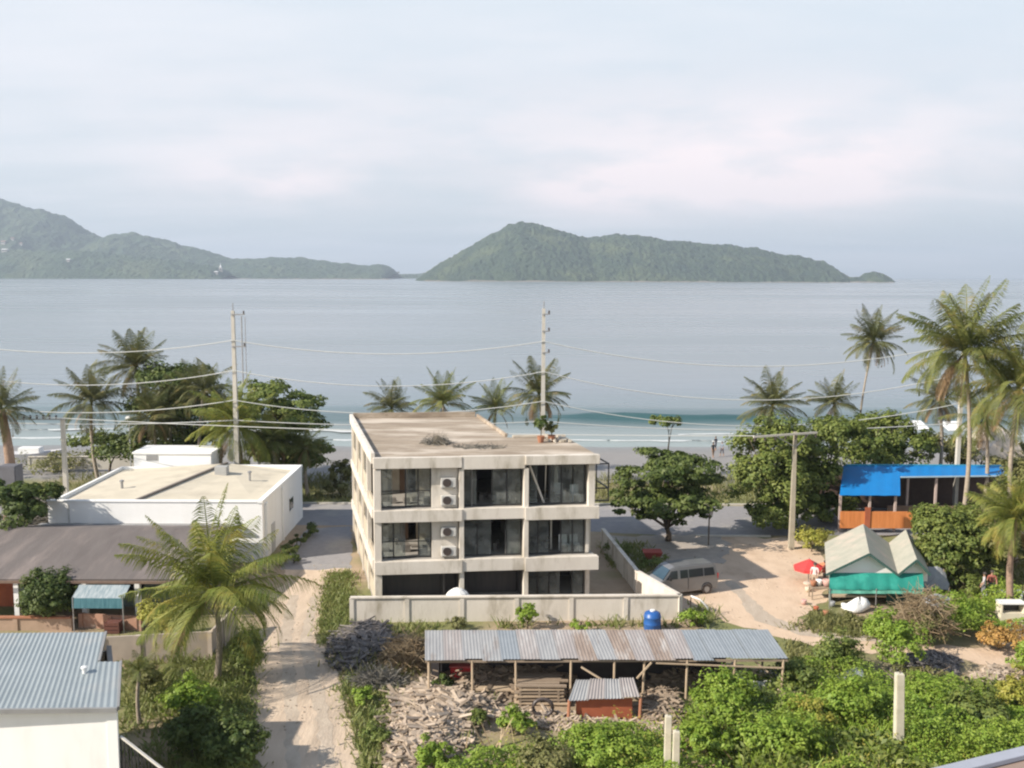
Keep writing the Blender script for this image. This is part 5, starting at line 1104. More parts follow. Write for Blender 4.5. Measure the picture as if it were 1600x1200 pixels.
bush(800, 1150, 70, 46, 142, 'green bush on the scrap spread below the board stacks', G_BUSH, 1500, .14)
bush(745, 1140, 36, 36, 143, 'small dark bush at the right side of the pale rubble heap', G_TREEM, 700, .13)
bush(940, 1195, 130, 62, 144, 'wide bright shrub at the bottom centre left of the twin posts', G_BUSH, 3600, .15, parts=5)
bush(560, 1105, 44, 34, 145, 'small leafy bush on the verge right of the dirt path', G_BUSH, 900, .13)
bush(585, 1165, 50, 40, 146, 'leafy bush between the pale rubble and the bottom of the path', G_TREEM, 1100, .13)
bush(1030, 890, 60, 20, 147, 'low weeds in the shade beside the van', G_TREEM, 500, .14)
bush(960, 870, 50, 26, 148, 'shaded green bush right behind the concrete building', G_TREEM, 900, .16)
bush(1300, 1060, 90, 70, 151, 'dull blue green bush behind the curled grey sheet', G_TREEM, 2200, .17, parts=4)
bush(1330, 1130, 110, 78, 152, 'bright shrub left of the lone concrete post', G_BUSH, 3400, .15, parts=5)
bush(1450, 1120, 90, 56, 153, 'fine leaved bright shrub just right of the lone concrete post', G_BUSH, 2400, .12, parts=4)
bush(1530, 1150, 110, 70, 154, 'broad leaved shrub low at the right behind the blue grey coping', G_TREEM, 2600, .2, parts=5)
bush(1590, 1120, 70, 72, 155, 'yellow green shrub at the right edge above the blue grey coping', G_YEL, 1700, .14, parts=3)
bush(1100, 1190, 90, 74, 156, 'bright broad leaved shrub right beside the twin concrete posts', G_BUSH, 2200, .18, parts=4)
bush(1170, 1075, 60, 34, 157, 'thin sapling bush before the white tub', G_BUSH, 700, .13)
bush(1505, 985, 90, 60, 158, 'leafy bush between the grey tarpaulins and the cream cabinet', G_BUSH, 2400, .15, parts=4)
bush(1430, 1075, 60, 40, 159, 'olive weed clump at the foot of the dark scrap heap', G_OLIVE, 900, .13)
bush(1370, 1010, 46, 62, 160, 'slim bright bush at the left of the tall upright bush', G_BUSH, 1400, .14)
bush(855, 1205, 110, 54, 161, 'olive tinted shrub at the bottom right of the pale rubble', G_OLIVE, 2000, .15, parts=4)
bush(1270, 1150, 80, 66, 162, 'yellowish shrub between the two large bright shrubs', G_YEL, 1600, .13, parts=4)
bush(1340, 975, 60, 22, 149, 'low dry bush at the foot of the teal hut', G_OLIVE, 700, .14)
bush(640, 800, 40, 12, 150, 'small bush', G_TREEM, 1, .1) if False else None

# ------------------------------------------------------------------ poles and cables
YP = 76.0
def zy(py, Y=YP): return A(800, py, Y).z
def upole(px, label, ztop, extra=False, arms=()):
    x = A(px, 700, YP).x; t = T('utility_pole', (x, YP, 0), label, 'pole', 'tall concrete street poles')
    m = MB(); k_ = .14 if px > 1000 else .2; m.hexa([(x-k_, YP-.2, 0), (x+k_, YP-.2, 0), (x+k_, YP+.2, 0), (x-k_, YP+.2, 0), (x-.12, YP-.12, ztop), (x+.12, YP-.12, ztop), (x+.12, YP+.12, ztop), (x-.12, YP+.12, ztop)]); m.build('shaft', polem, t)
    for i, z in enumerate(arms):
        m = MB(); m.bar((x-.1, YP-.2, z), (x+1.0 if extra else x+.5, YP-.2, z+.02), .10); m.build('crossarm', steel, t)
        m = MB(); m.lathe((x+(.9 if extra else .42), YP-.2, z+.05), [(.05, 0), (.09, .06), (.05, .12), (.09, .18), (.03, .26)], 8); m.build('insulator', insul, t)
    if extra:
        m = MB(); m.tube([(x+.72, YP-.2, 10.4), (x+.72, YP-.2, ztop-.4)], .05, 7); m.tube([(x+1.0, YP-.2, 10.2), (x+1.0, YP-.2, ztop-.5)], .03, 6); m.build('riser_pipe', steel, t)
    m = MB(); m.tube([(x, YP, ztop), (x+.02, YP, ztop+.6)], .04, 6); m.build('lightning_rod', steel, t)
ZT = zy(487)
upole(-110, 'tall concrete utility pole beyond the left edge of the picture', ZT, arms=(ZT-.6,))
upole(370, 'tall concrete utility pole with riser pipes behind the white building', ZT, True, (ZT-.3, 13.3))
upole(848, 'tall slender concrete utility pole behind the concrete building roof', zy(482), False, (ZT-.2, 14.6, 12.9))
upole(1497, 'tall pale utility pole rising behind the largest palm at the blue roof', ZT-.6, False, (ZT-.6,))
xs_ = [A(p, 700, YP).x for p in (-110, 370, 848, 1497)]
for (yp, sag, yy, lab) in ((533, 1.0, -.2, 'topmost pale overhead cable strung between the tall street poles'), (580, 1.15, -.25, 'second pale overhead cable from the top between the tall street poles'), (626, 1.0, -.3, 'third pale overhead cable from the top between the tall street poles'), (657, .35, -.35, 'lowest taut pale overhead cable between the tall street poles')):
    m = MB(); z = zy(yp)
    for a, b in zip(xs_[:-1], xs_[1:]):
        n = 20; sg = sag*((b-a)/24)**2
        m.tube([(a+(b-a)*i/n, YP+yy, z-sg*4*(i/n)*(1-i/n)) for i in range(n+1)], .036, 5)
    o = m.build('overhead_cable', wirem, org=(0, YP+yy, z)); tag(o, lab, 'cable', 'overhead cables along the street')
# left short pole with long crossarm
x = A(100, 700, YP-2).x; Y = YP-2
t = T('short_utility_pole', (x, Y, 0), 'shorter concrete pole at the left with a crossarm of black insulators', 'pole')
z = zy(655, Y)
m = MB(); m.hexa([(x-.17, Y-.17, 0), (x+.17, Y-.17, 0), (x+.17, Y+.17, 0), (x-.17, Y+.17, 0), (x-.13, Y-.13, z), (x+.13, Y-.13, z), (x+.13, Y+.13, z), (x-.13, Y+.13, z)]); m.build('shaft', polem, t)
m = MB(); m.bar((x-3.5, Y-.2, z-.1), (x+.3, Y-.2, z-.1), .09); m.build('crossarm', steel, t)
for i in range(7): m = MB(); m.lathe((x-3.4+i*.5, Y-.2, z-.05), [(.05, 0), (.10, .08), (.06, .14), (.10, .2), (.04, .28)], 8); m.build('insulator', insul, t)
# street lamp left
x = A(203, 690, 82).x; t = T('street_lamp', (x, 82, 0), 'white street lamp standing among the palms of the left grove', 'lamp')
z = zy(660, 82); m = MB(); m.tube([(x, 82, 0), (x, 82, z)], [.07, .05], 7); m.build('post', whitep, t)
m = MB(); m.lathe((x, 82, z), [(.08, 0), (.28, .12), (.30, .3), (.2, .42), (.05, .46)], 12); m.build('lamp_head', whitep, t)
# right pole with long crossarm
b = G(1236, 858); x, Y = b.x, b.y; z = A(1236, 678, Y).z
t = T('crossarm_pole', (x, Y, 0), 'stout concrete pole with a long crossarm near the red parasol', 'pole')
m = MB(); m.hexa([(x-.18, Y-.18, 0), (x+.18, Y-.18, 0), (x+.18, Y+.18, 0), (x-.18, Y+.18, 0), (x-.1, Y-.1, z+.15), (x+.1, Y-.1, z+.15), (x+.1, Y+.1, z+.15), (x-.1, Y+.1, z+.15)]); m.build('shaft', M('brownish_pole', (.40, .36, .28), (.32, .28, .21), 2, .85), t)
m = MB(); m.bar((x-3.2, Y-1.2, z-.02), (x+1.6, Y+.3, z+.05), .11, .13); m.build('crossarm', polem, t)
for i in range(7):
    q = Vector((x-3.1, Y-1.17, z)).lerp(Vector((x+1.5, Y+.27, z+.05)), i/6); m = MB(); m.lathe((q.x, q.y, q.z-.36), [(.03, 0), (.09, .08), (.06, .14), (.09, .2), (.04, .28)], 8); m.build('insulator', insul, t)
m = MB(); m.bar((x, Y-.15, z-.9), (x-1.5, Y-.6, z-.06), .06); m.bar((x, Y-.15, z-.9), (x+.9, Y+.1, z-.06), .06); m.build('strut', steel, t)
q = Vector((x-3.1, Y-1.15, z+.05)); e = Vector((A(-80, 700, 74).x, 73.8, z+.2))
m = MB(); n = 40; m.tube([q.lerp(e, i/n)-Vector((0, 0, .5*4*(i/n)*(1-i/n))) for i in range(n+1)], .03, 5); tag(m.build('overhead_cable', wirem, org=q), 'low pale cable running left from the long crossarm in front of the beach', 'cable', 'overhead cables along the street')
# thin road-side post by the layered tree
g = G(1107, 852); t = T('sign_post', g, 'thin dark post standing at the right side of the layered tree', 'post')
m = MB(); m.tube([g, g+Vector((0, 0, 2.6))], .05, 7); m.build('post', barkd, t); m = MB(); m.box(g.x-.25, g.x+.25, g.y-.04, g.y+.04, 2.2, 2.65); m.build('plate', steel, t)
# foreground concrete posts
def fpost(px, ybase, ytop, w, label, lean=0, two=False):
    g = G(px, ybase); Y = g.y; top = A(px, ytop, Y).z; t = T('concrete_post', g, label, 'post', 'bare concrete posts in the foreground scrub')
    m = MB(); s = w/2; L_ = lean
    m.hexa([(g.x-s+L_, Y-s, 0), (g.x+s+L_, Y-s, 0), (g.x+s+L_, Y+s, 0), (g.x-s+L_, Y+s, 0), (g.x-s*.9, Y-s*.9, top), (g.x+s*.9, Y-s*.9, top), (g.x+s*.9, Y+s*.9, top), (g.x-s*.9, Y+s*.9, top)]); m.build('shaft', M('pale_post_concrete', (.62, .58, .47), (.52, .48, .38), 2, .9, c3=(.42, .40, .28), s3=1.2), t, bevel=.02)  # pale concrete with darker blotches
    m = MB(); m.tube([(g.x, Y, top), (g.x+.02, Y, top+.14)], .015, 5); m.tube([(g.x+.06, Y+.05, top), (g.x+.07, Y+.05, top+.10)], .015, 5); m.build('rebar', barkd, t)
fpost(1399, 1182, 1052, .34, 'lone pale concrete post standing in the bright weeds at the right', .12)
fpost(1042, 1225, 1118, .26, 'left one of the twin concrete posts at the bottom centre'); fpost(1055, 1232, 1142, .26, 'right and shorter one of the twin concrete posts at the bottom centre')

# ------------------------------------------------------------------ van
def van():
    C = Vector((10.25, 56.2, 0)); ang = math.atan2(-.36, -1); rot = Matrix.Rotation(ang, 3, 'Z')
    t = T('minibus', C, 'silver grey minibus with black side windows parked behind the corner of the low wall', 'van')
    t.scale = (.9, .9, .93); t.rotation_euler = (0, 0, ang); t['_org'] = (0, 0, 0)
    paint = M('shaded_silver_paint', (.23, .23, .235), (.21, .21, .215), .5, .3, metal=.4, coat=.4)  # silver darkened in the paint itself for the tree's shade
    prof = [(-2.3, .35), (-2.33, .9), (-2.28, 1.3), (-2.15, 1.86), (-1.9, 1.97), (-.5, 2.02), (.9, 1.98), (1.25, 1.86), (1.85, 1.22), (2.15, 1.02), (2.32, .85), (2.35, .42), (2.1, .3), (-2.1, .3)]
    def hw(z): return .86 if z < 1.1 else .86-.16*(z-1.1)/.9
    m = MB(); n = len(prof); V = [(x, -hw(z), z) for x, z in prof]+[(x, hw(z), z) for x, z in prof]
    m.add(V, [tuple(range(n)), tuple(reversed(range(n, 2*n)))]+[(i, (i+1) % n, n+(i+1) % n, n+i) for i in range(n)]); m.build('body', paint, t, bevel=.05)
    for s in (-1, 1):
        def P(x, z): return (x, s*(hw(z)+.012), z)
        def Pi(x, z): return (x, s*(hw(z)-.03), z)
        for w in ([(-2.05, 1.22), (-1.25, 1.22), (-1.25, 1.72), (-1.98, 1.72)], [(-1.18, 1.22), (-.1, 1.22), (-.1, 1.74), (-1.18, 1.74)], [(-.03, 1.22), (.55, 1.22), (.55, 1.74), (-.03, 1.74)], [(.75, 1.22), (1.62, 1.22), (1.2, 1.72), (.75, 1.74)]):
            m = MB(); m.add([P(*q) for q in w]+[Pi(*q) for q in w], [(0, 1, 2, 3), (7, 6, 5, 4)]+[(i, (i+1) % 4, 4+(i+1) % 4, 4+i) for i in range(4)]); m.build('side_window', glassd, t)
        m = MB(); m.add([(x, s*.875, z) for x, z in ((-.06, .45), (-.03, .45), (-.03, 1.2), (-.06, 1.2))]+[(x, s*.85, z) for x, z in ((-.06, .45), (-.03, .45), (-.03, 1.2), (-.06, 1.2))], [(0, 1, 2, 3), (7, 6, 5, 4)]+[(i, (i+1) % 4, 4+(i+1) % 4, 4+i) for i in range(4)]); m.build('door_seam', blackfr, t)
        m = MB(); m.box(1.3, 1.45, s*.88, s*1.08, 1.2, 1.42); m.build('wing_mirror', blackfr, t, bevel=.02)
        for wx in (-1.45, 1.45):
            y0, y1 = sorted((s*.70, s*.90)); m = MB(); m.tube([(wx, y0, .33), (wx, y1, .33)], .33, 20); w = m.build('wheel', insul, t)
            m = MB(); m.tube([(wx, s*.88, .33), (wx, s*.915, .33)], .19, 14); m.build('rim', steel, w)
            m = MB(); m.tube([(wx+.40*math.cos(a), s*.845, .36+.40*math.sin(a)) for a in [i*math.pi/10 for i in range(11)]], .045, 6); m.build('wheel_arch', blackfr, t)
        m = MB(); y0, y1 = sorted((s*.52, s*.80)); m.hexa([(2.22, y0, .74), (2.37, y0, .74), (2.37, y1, .74), (2.22, y1, .74), (2.15, y0, .9), (2.31, y0, .9), (2.31, y1, .9), (2.15, y1, .9)]); m.build('headlight', whitep, t)
        m = MB(); y0, y1 = sorted((s*.70, s*.83)); m.box(-2.345, -2.29, y0, y1, .95, 1.3); m.build('tail_light', redm, t)
    m = MB(); m.add([(1.29, -.70, 1.85), (1.29, .70, 1.85), (1.85, .80, 1.25), (1.85, -.80, 1.25), (1.25, -.70, 1.80), (1.25, .70, 1.80), (1.80, .80, 1.20), (1.80, -.80, 1.20)], [(0, 1, 2, 3), (7, 6, 5, 4), (0, 4, 5, 1), (1, 5, 6, 2), (2, 6, 7, 3), (3, 7, 4, 0)]); m.build('windscreen', M('blue_screen_glass', (.03, .06, .09), (.035, .07, .1), 1, .15, spec=.7), t)
    m = MB(); m.box(2.3, 2.42, -.82, .82, .34, .55); m.build('bumper', M('dark_bumper', (.12, .12, .12), (.1, .1, .1), 2, .5), t, bevel=.03)
    m = MB(); m.box(2.3, 2.345, -.45, .45, .62, .80); m.build('grille', blackfr, t)
van()
# red motorbike-like heap beyond the van: a red barrow
g = G(1020, 880); t = T('red_wheelbarrow', g, 'dull red barrow in the shade beyond the van', 'barrow')
m = MB(); m.hexa([g+Vector(q) for q in ((-.45, -.3, .35), (.35, -.3, .35), (.35, .3, .35), (-.45, .3, .35), (-.7, -.5, .85), (.6, -.5, .85), (.6, .5, .85), (-.7, .5, .85))]); m.build('tray', M('dull_red', (.35, .07, .05), (.28, .06, .05), 2, .7), t, bevel=.03)
m = MB(); m.tube([g+Vector((-.6, -.04, .2)), g+Vector((-.6, .04, .2))], .2, 14); m.build('wheel', insul, t)
for s in (-.25, .25): m = MB(); m.tube([g+Vector((-.6, s*.3, .2)), g+Vector((.3, s, .33)), g+Vector((1.1, s, .6))], .025, 6); m.build('handle', wood, t); m = MB(); m.tube([g+Vector((.3, s, .33)), g+Vector((.35, s, 0))], .025, 6); m.build('leg', wood, t)

# ------------------------------------------------------------------ red parasol, stall and things near it
g = G(1262, 912); p = A(1264, 884, g.y)
t = T('red_parasol', (p.x, p.y, 0), 'red market parasol with an orange side panel in the yard', 'parasol')
m = MB(); n = 8; V = [(p.x, p.y, p.z+.45)]; 
for j in range(n): a = j*2*math.pi/n+.2; V.append((p.x+.95*math.cos(a), p.y+.95*math.sin(a), p.z-.08))
for j in range(n): a = j*2*math.pi/n+.2; V.append((p.x+.95*math.cos(a), p.y+.95*math.sin(a), p.z-.25))
V.append((p.x, p.y, p.z+.40))
m.add(V, [(0, 1+j, 1+(j+1) % n) for j in range(n)]+[(1+j, n+1+j, n+1+(j+1) % n, 1+(j+1) % n) for j in range(n)]+[(2*n+1, n+1+(j+1) % n, n+1+j) for j in range(n)]); m.build('canopy', redm, t)
m = MB(); m.tube([(p.x, p.y, 0), (p.x, p.y, p.z+.5)], .03, 7); m.build('pole', steel, t); m = MB(); m.lathe((p.x, p.y, 0), [(.3, 0), (.3, .08), (.06, .12)], 12); m.build('base', concrete, t)
a = A(1288, 884, p.y+.6); t = T('orange_parasol', (a.x, a.y, 0), 'smaller orange parasol half behind the red one', 'parasol')
m = MB(); m.lathe((a.x, a.y, a.z-.1), [(.62, -.12), (.62, 0), (.4, .16), (.03, .32)], 8); m.build('canopy', M('orange_canvas', (.72, .25, .12), (.6, .2, .1), 2, .7), t); m = MB(); m.tube([(a.x, a.y, 0), (a.x, a.y, a.z)], .03, 6); m.build('pole', steel, t)
def jar_stand(px, py, label, seed, w=1.3):
    g = G(px, py); t = T('junk_stall', g, label, 'stall'); r = random.Random(seed)
    m = MB(); m.box(g.x-w/2, g.x+w/2, g.y-.35, g.y+.35, .68, .74); m.build('table_top', wood, t)
    for a in (-1, 1):
        for b_ in (-1, 1): m = MB(); m.box(g.x+a*(w/2-.06)-.03, g.x+a*(w/2-.06)+.03, g.y+b_*.3-.03, g.y+b_*.3+.03, 0, .68); m.build('leg', wood, t)
    return g
jar_stand(1282, 935, 'small wooden stall table cluttered with pots by the red parasol', 1)
r = random.Random(44)
cols_ = [whitep, soilp, redb, greyt, M('cream_pot', (.66, .58, .45), (.55, .48, .37), 2, .8), M('pink_pot', (.58, .36, .32), (.5, .3, .27), 2, .8)]
gg = G(1282, 935); names = ['white', 'terracotta', 'rust red', 'grey', 'cream', 'pink']
spots = [(gg.x-.45, gg.y, .74), (gg.x-.1, gg.y+.1, .74), (gg.x+.3, gg.y-.05, .74)]+[tuple(G(a, b)) for a, b in ((1262, 925), (1300, 948), (1275, 955), (1290, 962), (1318, 950), (1256, 945), (1310, 935))]
wh = ['at the left of the stall table', 'in the middle of the stall table', 'at the right of the stall table', 'on the dirt under the red parasol', 'on the ground right of the stall table', 'on the ground before the stall table', 'nearest the yard edge below the stall', 'beside the white sack at the teal hut', 'on the dirt left of the stall table', 'between the stall table and the teal hut']
for i, (x, y, z) in enumerate(spots):
    c = (i*5+1) % 6; s = r.uniform(.7, 1.15); m = MB(); m.lathe((x, y, z), [(.12*s, 0), (.2*s, .2*s), (.22*s, .38*s), (.2*s, .40*s), (.12*s, .36*s)], 10)
    tag(m.build('clay_pot', cols_[c], org=(x, y, z), smooth=True), f'{names[c]} pot {wh[i]}', 'pot', 'pots around the stall')
# white sack
g = G(1335, 955); m = MB(); V = []; n = 14
for rr, z in ((.5, 0), (.75, .15), (.62, .38), (.34, .62), (.08, .70)):
    for j in range(n): a = j*2*math.pi/n; V.append((g.x+rr*1.0*math.cos(a)*(1+.22*math.sin(3*a+z*3))+z*.4, g.y+rr*.7*math.sin(a)*(1+.2*math.sin(2*a)), z*(1+.25*math.sin(2*a+1))))
m.add(V, [(i*n+j, i*n+(j+1) % n, (i+1)*n+(j+1) % n, (i+1)*n+j) for i in range(4) for j in range(n)]+[tuple(reversed(range(n))), tuple(4*n+j for j in range(n))]); tag(m.build('white_sack', whitep, smooth=True, org=g), 'bulging white sack slumped below the teal awning of the hut', 'sack')

# ------------------------------------------------------------------ twin gabled teal hut
hY = 54.3; xa = A(1297, 900, hY).x; xb = A(1402, 900, hY).x; xc = A(1440, 900, hY).x
t = T('teal_market_hut', ((xa+xc)/2, hY, 0), 'hut with two grey gabled roofs, white gables and a teal awning', 'building')
zE = A(800, 892, hY).z; zR = A(800, 866, hY).z+.25; xm1 = A(1356, 900, hY).x; xm2 = A(1430, 900, hY).x; zR2 = zR-.35; Yb = 60.5; ov = .45
hr = M('mossy_grey_roof', (.42, .40, .33), (.33, .33, .27), 1.5, .85, .3, 8, c3=(.50, .42, .35), s3=.6)
for (x0, xm, x1, zr) in ((xa-.25, xm1, xb, zR), (xb, xm2, xc+.45, zR2)):
    m = MB(); m.slab((x0, hY-ov, zE), (xm, hY-ov, zr), (xm, Yb, zr), (x0, Yb, zE), .08); m.build('roof', hr, t)
    m = MB(); m.slab((xm, hY-ov, zr), (x1, hY-ov, zE), (x1, Yb, zE), (xm, Yb, zr), .08); m.build('roof', hr, t)
    m = MB(); m.bar((x0, hY-ov-.03, zE-.03), (xm, hY-ov-.03, zr-.03), .05, .13); m.bar((xm, hY-ov-.033, zr-.03), (x1, hY-ov-.033, zE-.03), .05, .13); m.build('barge_board', M('dark_green_board', (.05, .12, .10), (.04, .09, .08), 2, .7), t)
    m = MB(); m.add([(x0+.3, hY, zE-.55), (x1-.1, hY, zE-.55), (x1-.1, hY, zE+.05), (xm, hY, zr-.12), (x0+.3, hY, zE+.05), (x0+.3, hY+.1, zE-.55), (x1-.1, hY+.1, zE-.55), (x1-.1, hY+.1, zE+.05), (xm, hY+.1, zr-.12), (x0+.3, hY+.1, zE+.05)], [(0, 1, 2, 3, 4), (9, 8, 7, 6, 5)]+[(i, (i+1) % 5, 5+(i+1) % 5, 5+i) for i in range(5)]); m.build('gable', white, t)
m = MB(); m.box(xa, xa+.1, hY+.1, Yb-.3, 0, zE-.1); m.box(xc-.1, xc, hY+.1, Yb-.3, 0, zE-.1); m.box(xa+.1, xc-.1, Yb-.4, Yb-.3, 0, zE-.1); m.build('wall', M('pale_green_wall', (.35, .42, .37), (.3, .36, .32), 2, .8), t)
m = MB(); n = 24; V = []
z1 = A(800, 893, hY-.1).z; z2 = A(800, 918, hY-.9).z
for i in range(n+1):
    x = xa-.05+(xc-xa+.1)*i/n; w = .05*math.sin(i*1.7)
    V += [(x, hY-.12, z1), (x, hY-.85+w, z2+.15+.04*math.sin(i*2.3)), (x, hY-.88+w, z2-.08)]
Fs = []
for i in range(n): Fs += [(3*i, 3*i+3, 3*i+4, 3*i+1), (3*i+1, 3*i+4, 3*i+5, 3*i+2)]
m.add(V, Fs); m.build('awning', teal, t, smooth=True)
m = MB(); V = []
for i in range(n+1):
    x = xa-.05+(xc-xa+.1)*i/n; w = .03*math.sin(i*1.3); V += [(x, hY-.9+w, z2-.1), (x, hY-.93+w, z2-.28)]
m.add(V, [(2*i, 2*i+2, 2*i+3, 2*i+1) for i in range(n)]); m.build('awning_valance', M('pale_teal', (.14, .42, .32), (.1, .36, .28), 2, .7), t)
m = MB(); m.box(xa+.15, xa+3.3, hY-.05, hY, .6, z2-.15); m.build('counter_cloth', M('grey_green_cloth', (.20, .27, .26), (.16, .22, .21), 1.5, .8), t)
m = MB(); m.box(xa+3.32, xc-.12, hY-.05, hY, 0, z2-.15); m.build('counter_side', M('deep_green_board', (.015, .08, .07), (.012, .06, .055), 2, .7), t)
m = MB(); m.box(xa+.15, xa+3.3, hY-.35, hY-.052, .5, .6); m.build('counter_shelf', woodp, t)
for x in (xa, (xa+xc)/2, xc): m = MB(); m.tube([(x, hY-.9, 0), (x, hY-.9, z2)], .035, 6); m.build('pole', steel, t)
for ch in t.children:
    for v_ in ch.data.vertices: v_.co.x += .31*v_.co.y
# grey tarpaulins beside it
def tarp(px, py, w, h, label, seed, m_=greyt):
    g = G(px, py); t_ = T('grey_tarpaulin', g, label, 'tarpaulin', 'grey tarpaulins beside the teal hut'); r = random.Random(seed); m = MB(); n = 7; V = []
    for j in range(n):
        for i in range(n): u = i/(n-1); v = j/(n-1); V.append((g.x+(u-.5)*w+r.uniform(-.05, .05), g.y+v*.9, h*(.35+.65*v)*(1-.2*(abs(u-.5)*2)**2)+r.uniform(-.05, .05)))
    m.add(V, [(j*n+i, j*n+i+1, (j+1)*n+i+1, (j+1)*n+i) for j in range(n-1) for i in range(n-1)]); o = m.build('cloth', m_, t_)
    m = MB()
    for a in (-.45, .45): m.tube([(g.x+a*w, g.y+.85, 0), (g.x+a*w, g.y+.85, h*.9)], .035, 6)
    m.build('support', wood, t_)
tarp(1465, 935, 1.5, 1.7, 'upper crumpled grey tarpaulin right of the teal hut', 1); tarp(1472, 972, 1.8, 1.3, 'lower grey tarpaulin sheet at the right foot of the teal hut', 2)
t = T('broken_grey_sheet', G(1318, 1085), 'curled grey sheet lying in the weeds right of the shed', 'sheet')
g = G(1318, 1080); m = MB(); V = []; n = 8
for i in range(n+1):
    a = i/n*2.2-.6; V += [(g.x-.7+i*.19, g.y-.3, .5+.35*math.sin(a)), (g.x-.55+i*.19, g.y+.5, .6+.35*math.sin(a))]
m.add(V, [(2*i, 2*i+2, 2*i+3, 2*i+1) for i in range(n)]); m.build('sheet', tin[1], t, smooth=True); m = MB(); m.tube([(g.x-.3, g.y, 0), (g.x+.2, g.y+.2, .8)], .04, 6); m.build('prop', wood, t)

# ------------------------------------------------------------------ blue roofed restaurant with orange front
yE = 69.8; ym = 74.6; bx0 = A(1312, 770, yE).x; bx1 = A(1407, 770, yE).x; bx2 = A(1582, 750, 73).x+1
zE = A(1312, 774, yE).z; zr = A(1312, 727, ym).z
t = T('blue_roofed_restaurant', ((bx0+bx2)/2, yE, 0), 'open sided restaurant under a bright blue sheet roof with an orange plank front', 'building')
bt0 = A(1318, 727, ym).x; bt1 = A(1406, 727, ym).x; bm1 = bx1+(bt1-bx1)*.62
m = MB(); ribbed(m, (bx0, yE, zE), (bx1, yE, zE), (bt1, ym, zr), (bt0, ym, zr), .95, .02); m.build('roof', blue, t)
zmid = zE+(zr-zE)*.62; ymid = yE+(ym-yE)*.62
m = MB(); ribbed(m, (bm1+.01, ymid, zmid), (bx2, ymid+1.2, zmid-.1), (bx2+.6, ym+1.2, zr-.25), (bt1+.01, ym, zr), .95, .02); m.build('side_roof', blue, t)
m = MB(); m.bar((bm1+.02, ymid-.06, zmid-.04), (bx2, ymid+1.14, zmid-.14), .08, .1); m.build('gutter', M('pale_blue_gutter', (.45, .6, .7), (.4, .55, .65), 2, .5), t)
m = MB(); m.bar((bt0, ym, zr+.05), (bt1, ym, zr+.05), .16, .08); m.bar((bt1, ym, zr+.05), (bx2, ym+1.2, zr-.2), .16, .08); m.build('ridge_cap', M('teal_blue_ridge', (.05, .35, .5), (.04, .3, .45), 2, .5), t)
for x in (bx0+.2, bx0+2.4, bx1-.2, bx1+2, bx1+4.2, bx1+6.6, bx2-.4):
    y = yE+.3 if x < bx1 else ymid+.5; zt = zE-.05 if x < bx1 else zmid-.15
    m = MB(); m.box(x-.08, x+.08, y, y+.16, 0, zt+.03); m.build('post', M('pinkish_post', (.5, .4, .36), (.42, .33, .3), 2, .8), t)
m = MB(); m.box(bx0+.1, bx1+1.3, yE-.1, yE, .4, A(800, 797, yE).z); m.build('plank_front', orange, t)
m = MB(); m.box(bx1+.4, bx2-.3, ymid+.3, ymid+.4, 0, 1.3); m.build('low_front', M('dull_brown_board', (.26, .17, .12), (.2, .13, .09), 2, .8), t)
m = MB(); m.box(bx0, bx2, ym+3.0, ym+3.15, 0, zr-.7); m.build('back_wall', M('dark_brown_wall', (.12, .08, .06), (.09, .06, .05), 2, .9), t)  # dark brown back wall
m = MB(); m.box(bx0+1.9, bx0+2.3, yE-.16, yE-.102, .4, 2.0); m.build('door_post', redb, t)
m = MB(); m.slab((bt0, ym, zr-.02), (bx2, ym+1.2, zr-.27), (bx2, ym+4, zr-1.1), (bt0+.6, ym+3.4, zr-1.0), .06); m.build('rear_roof', blue, t)

# white gabled tent behind it
c = A(1548, 705, 84); t = T('white_tent_roof', (c.x, 84, 0), 'white steep tent roof standing on the beach behind the palms', 'tent')
zt = A(1548, 668, 84).z; ze = A(1548, 712, 84).z; w = 2.3
m = MB(); m.add([(c.x-w, 82, ze), (c.x+w, 82, ze), (c.x+w, 87, ze), (c.x-w, 87, ze), (c.x+.8, 82.5, zt), (c.x+.8, 86.5, zt)], [(0, 1, 4), (1, 2, 5, 4), (2, 3, 5), (3, 0, 4, 5), (0, 3, 2, 1)]); m.build('canopy', M('cream_canvas', (.72, .62, .52), (.62, .53, .45), 2, .8), t)
for x in (-w+.1, w-.1):
    for y in (82.1, 86.9): m = MB(); m.tube([(c.x+x, y, 0), (c.x+x, y, ze)], .06, 6); m.build('pole', wood, t)
for i, (px, py, w, lab) in enumerate(((1420, 663, 1.6, 'low white beach shelter glimpsed left of the largest palm'), (1488, 664, 1.0, 'small white beach shelter glimpsed just behind the largest palm trunk'), (1590, 697, 3.0, 'white beach shelter at the right edge beyond the tent roof'))):
    Y = 96; c = A(px, py, Y); g0 = float(gz(np.array(Y))); t = T('beach_shelter', (c.x, Y, g0), lab, 'shelter', 'white shelters on the beach')
    m = MB(); m.slab((c.x-w, Y-1.5, c.z-.3), (c.x+w, Y-1.5, c.z-.3), (c.x+w, Y+1, c.z+.25), (c.x-w, Y+1, c.z+.25), .08); m.build('canopy', whitep, t)
    for x in (-w+.1, w-.1): m = MB(); m.tube([(c.x+x, Y, g0), (c.x+x, Y, c.z-.08)], .06, 6); m.build('pole', steel, t)

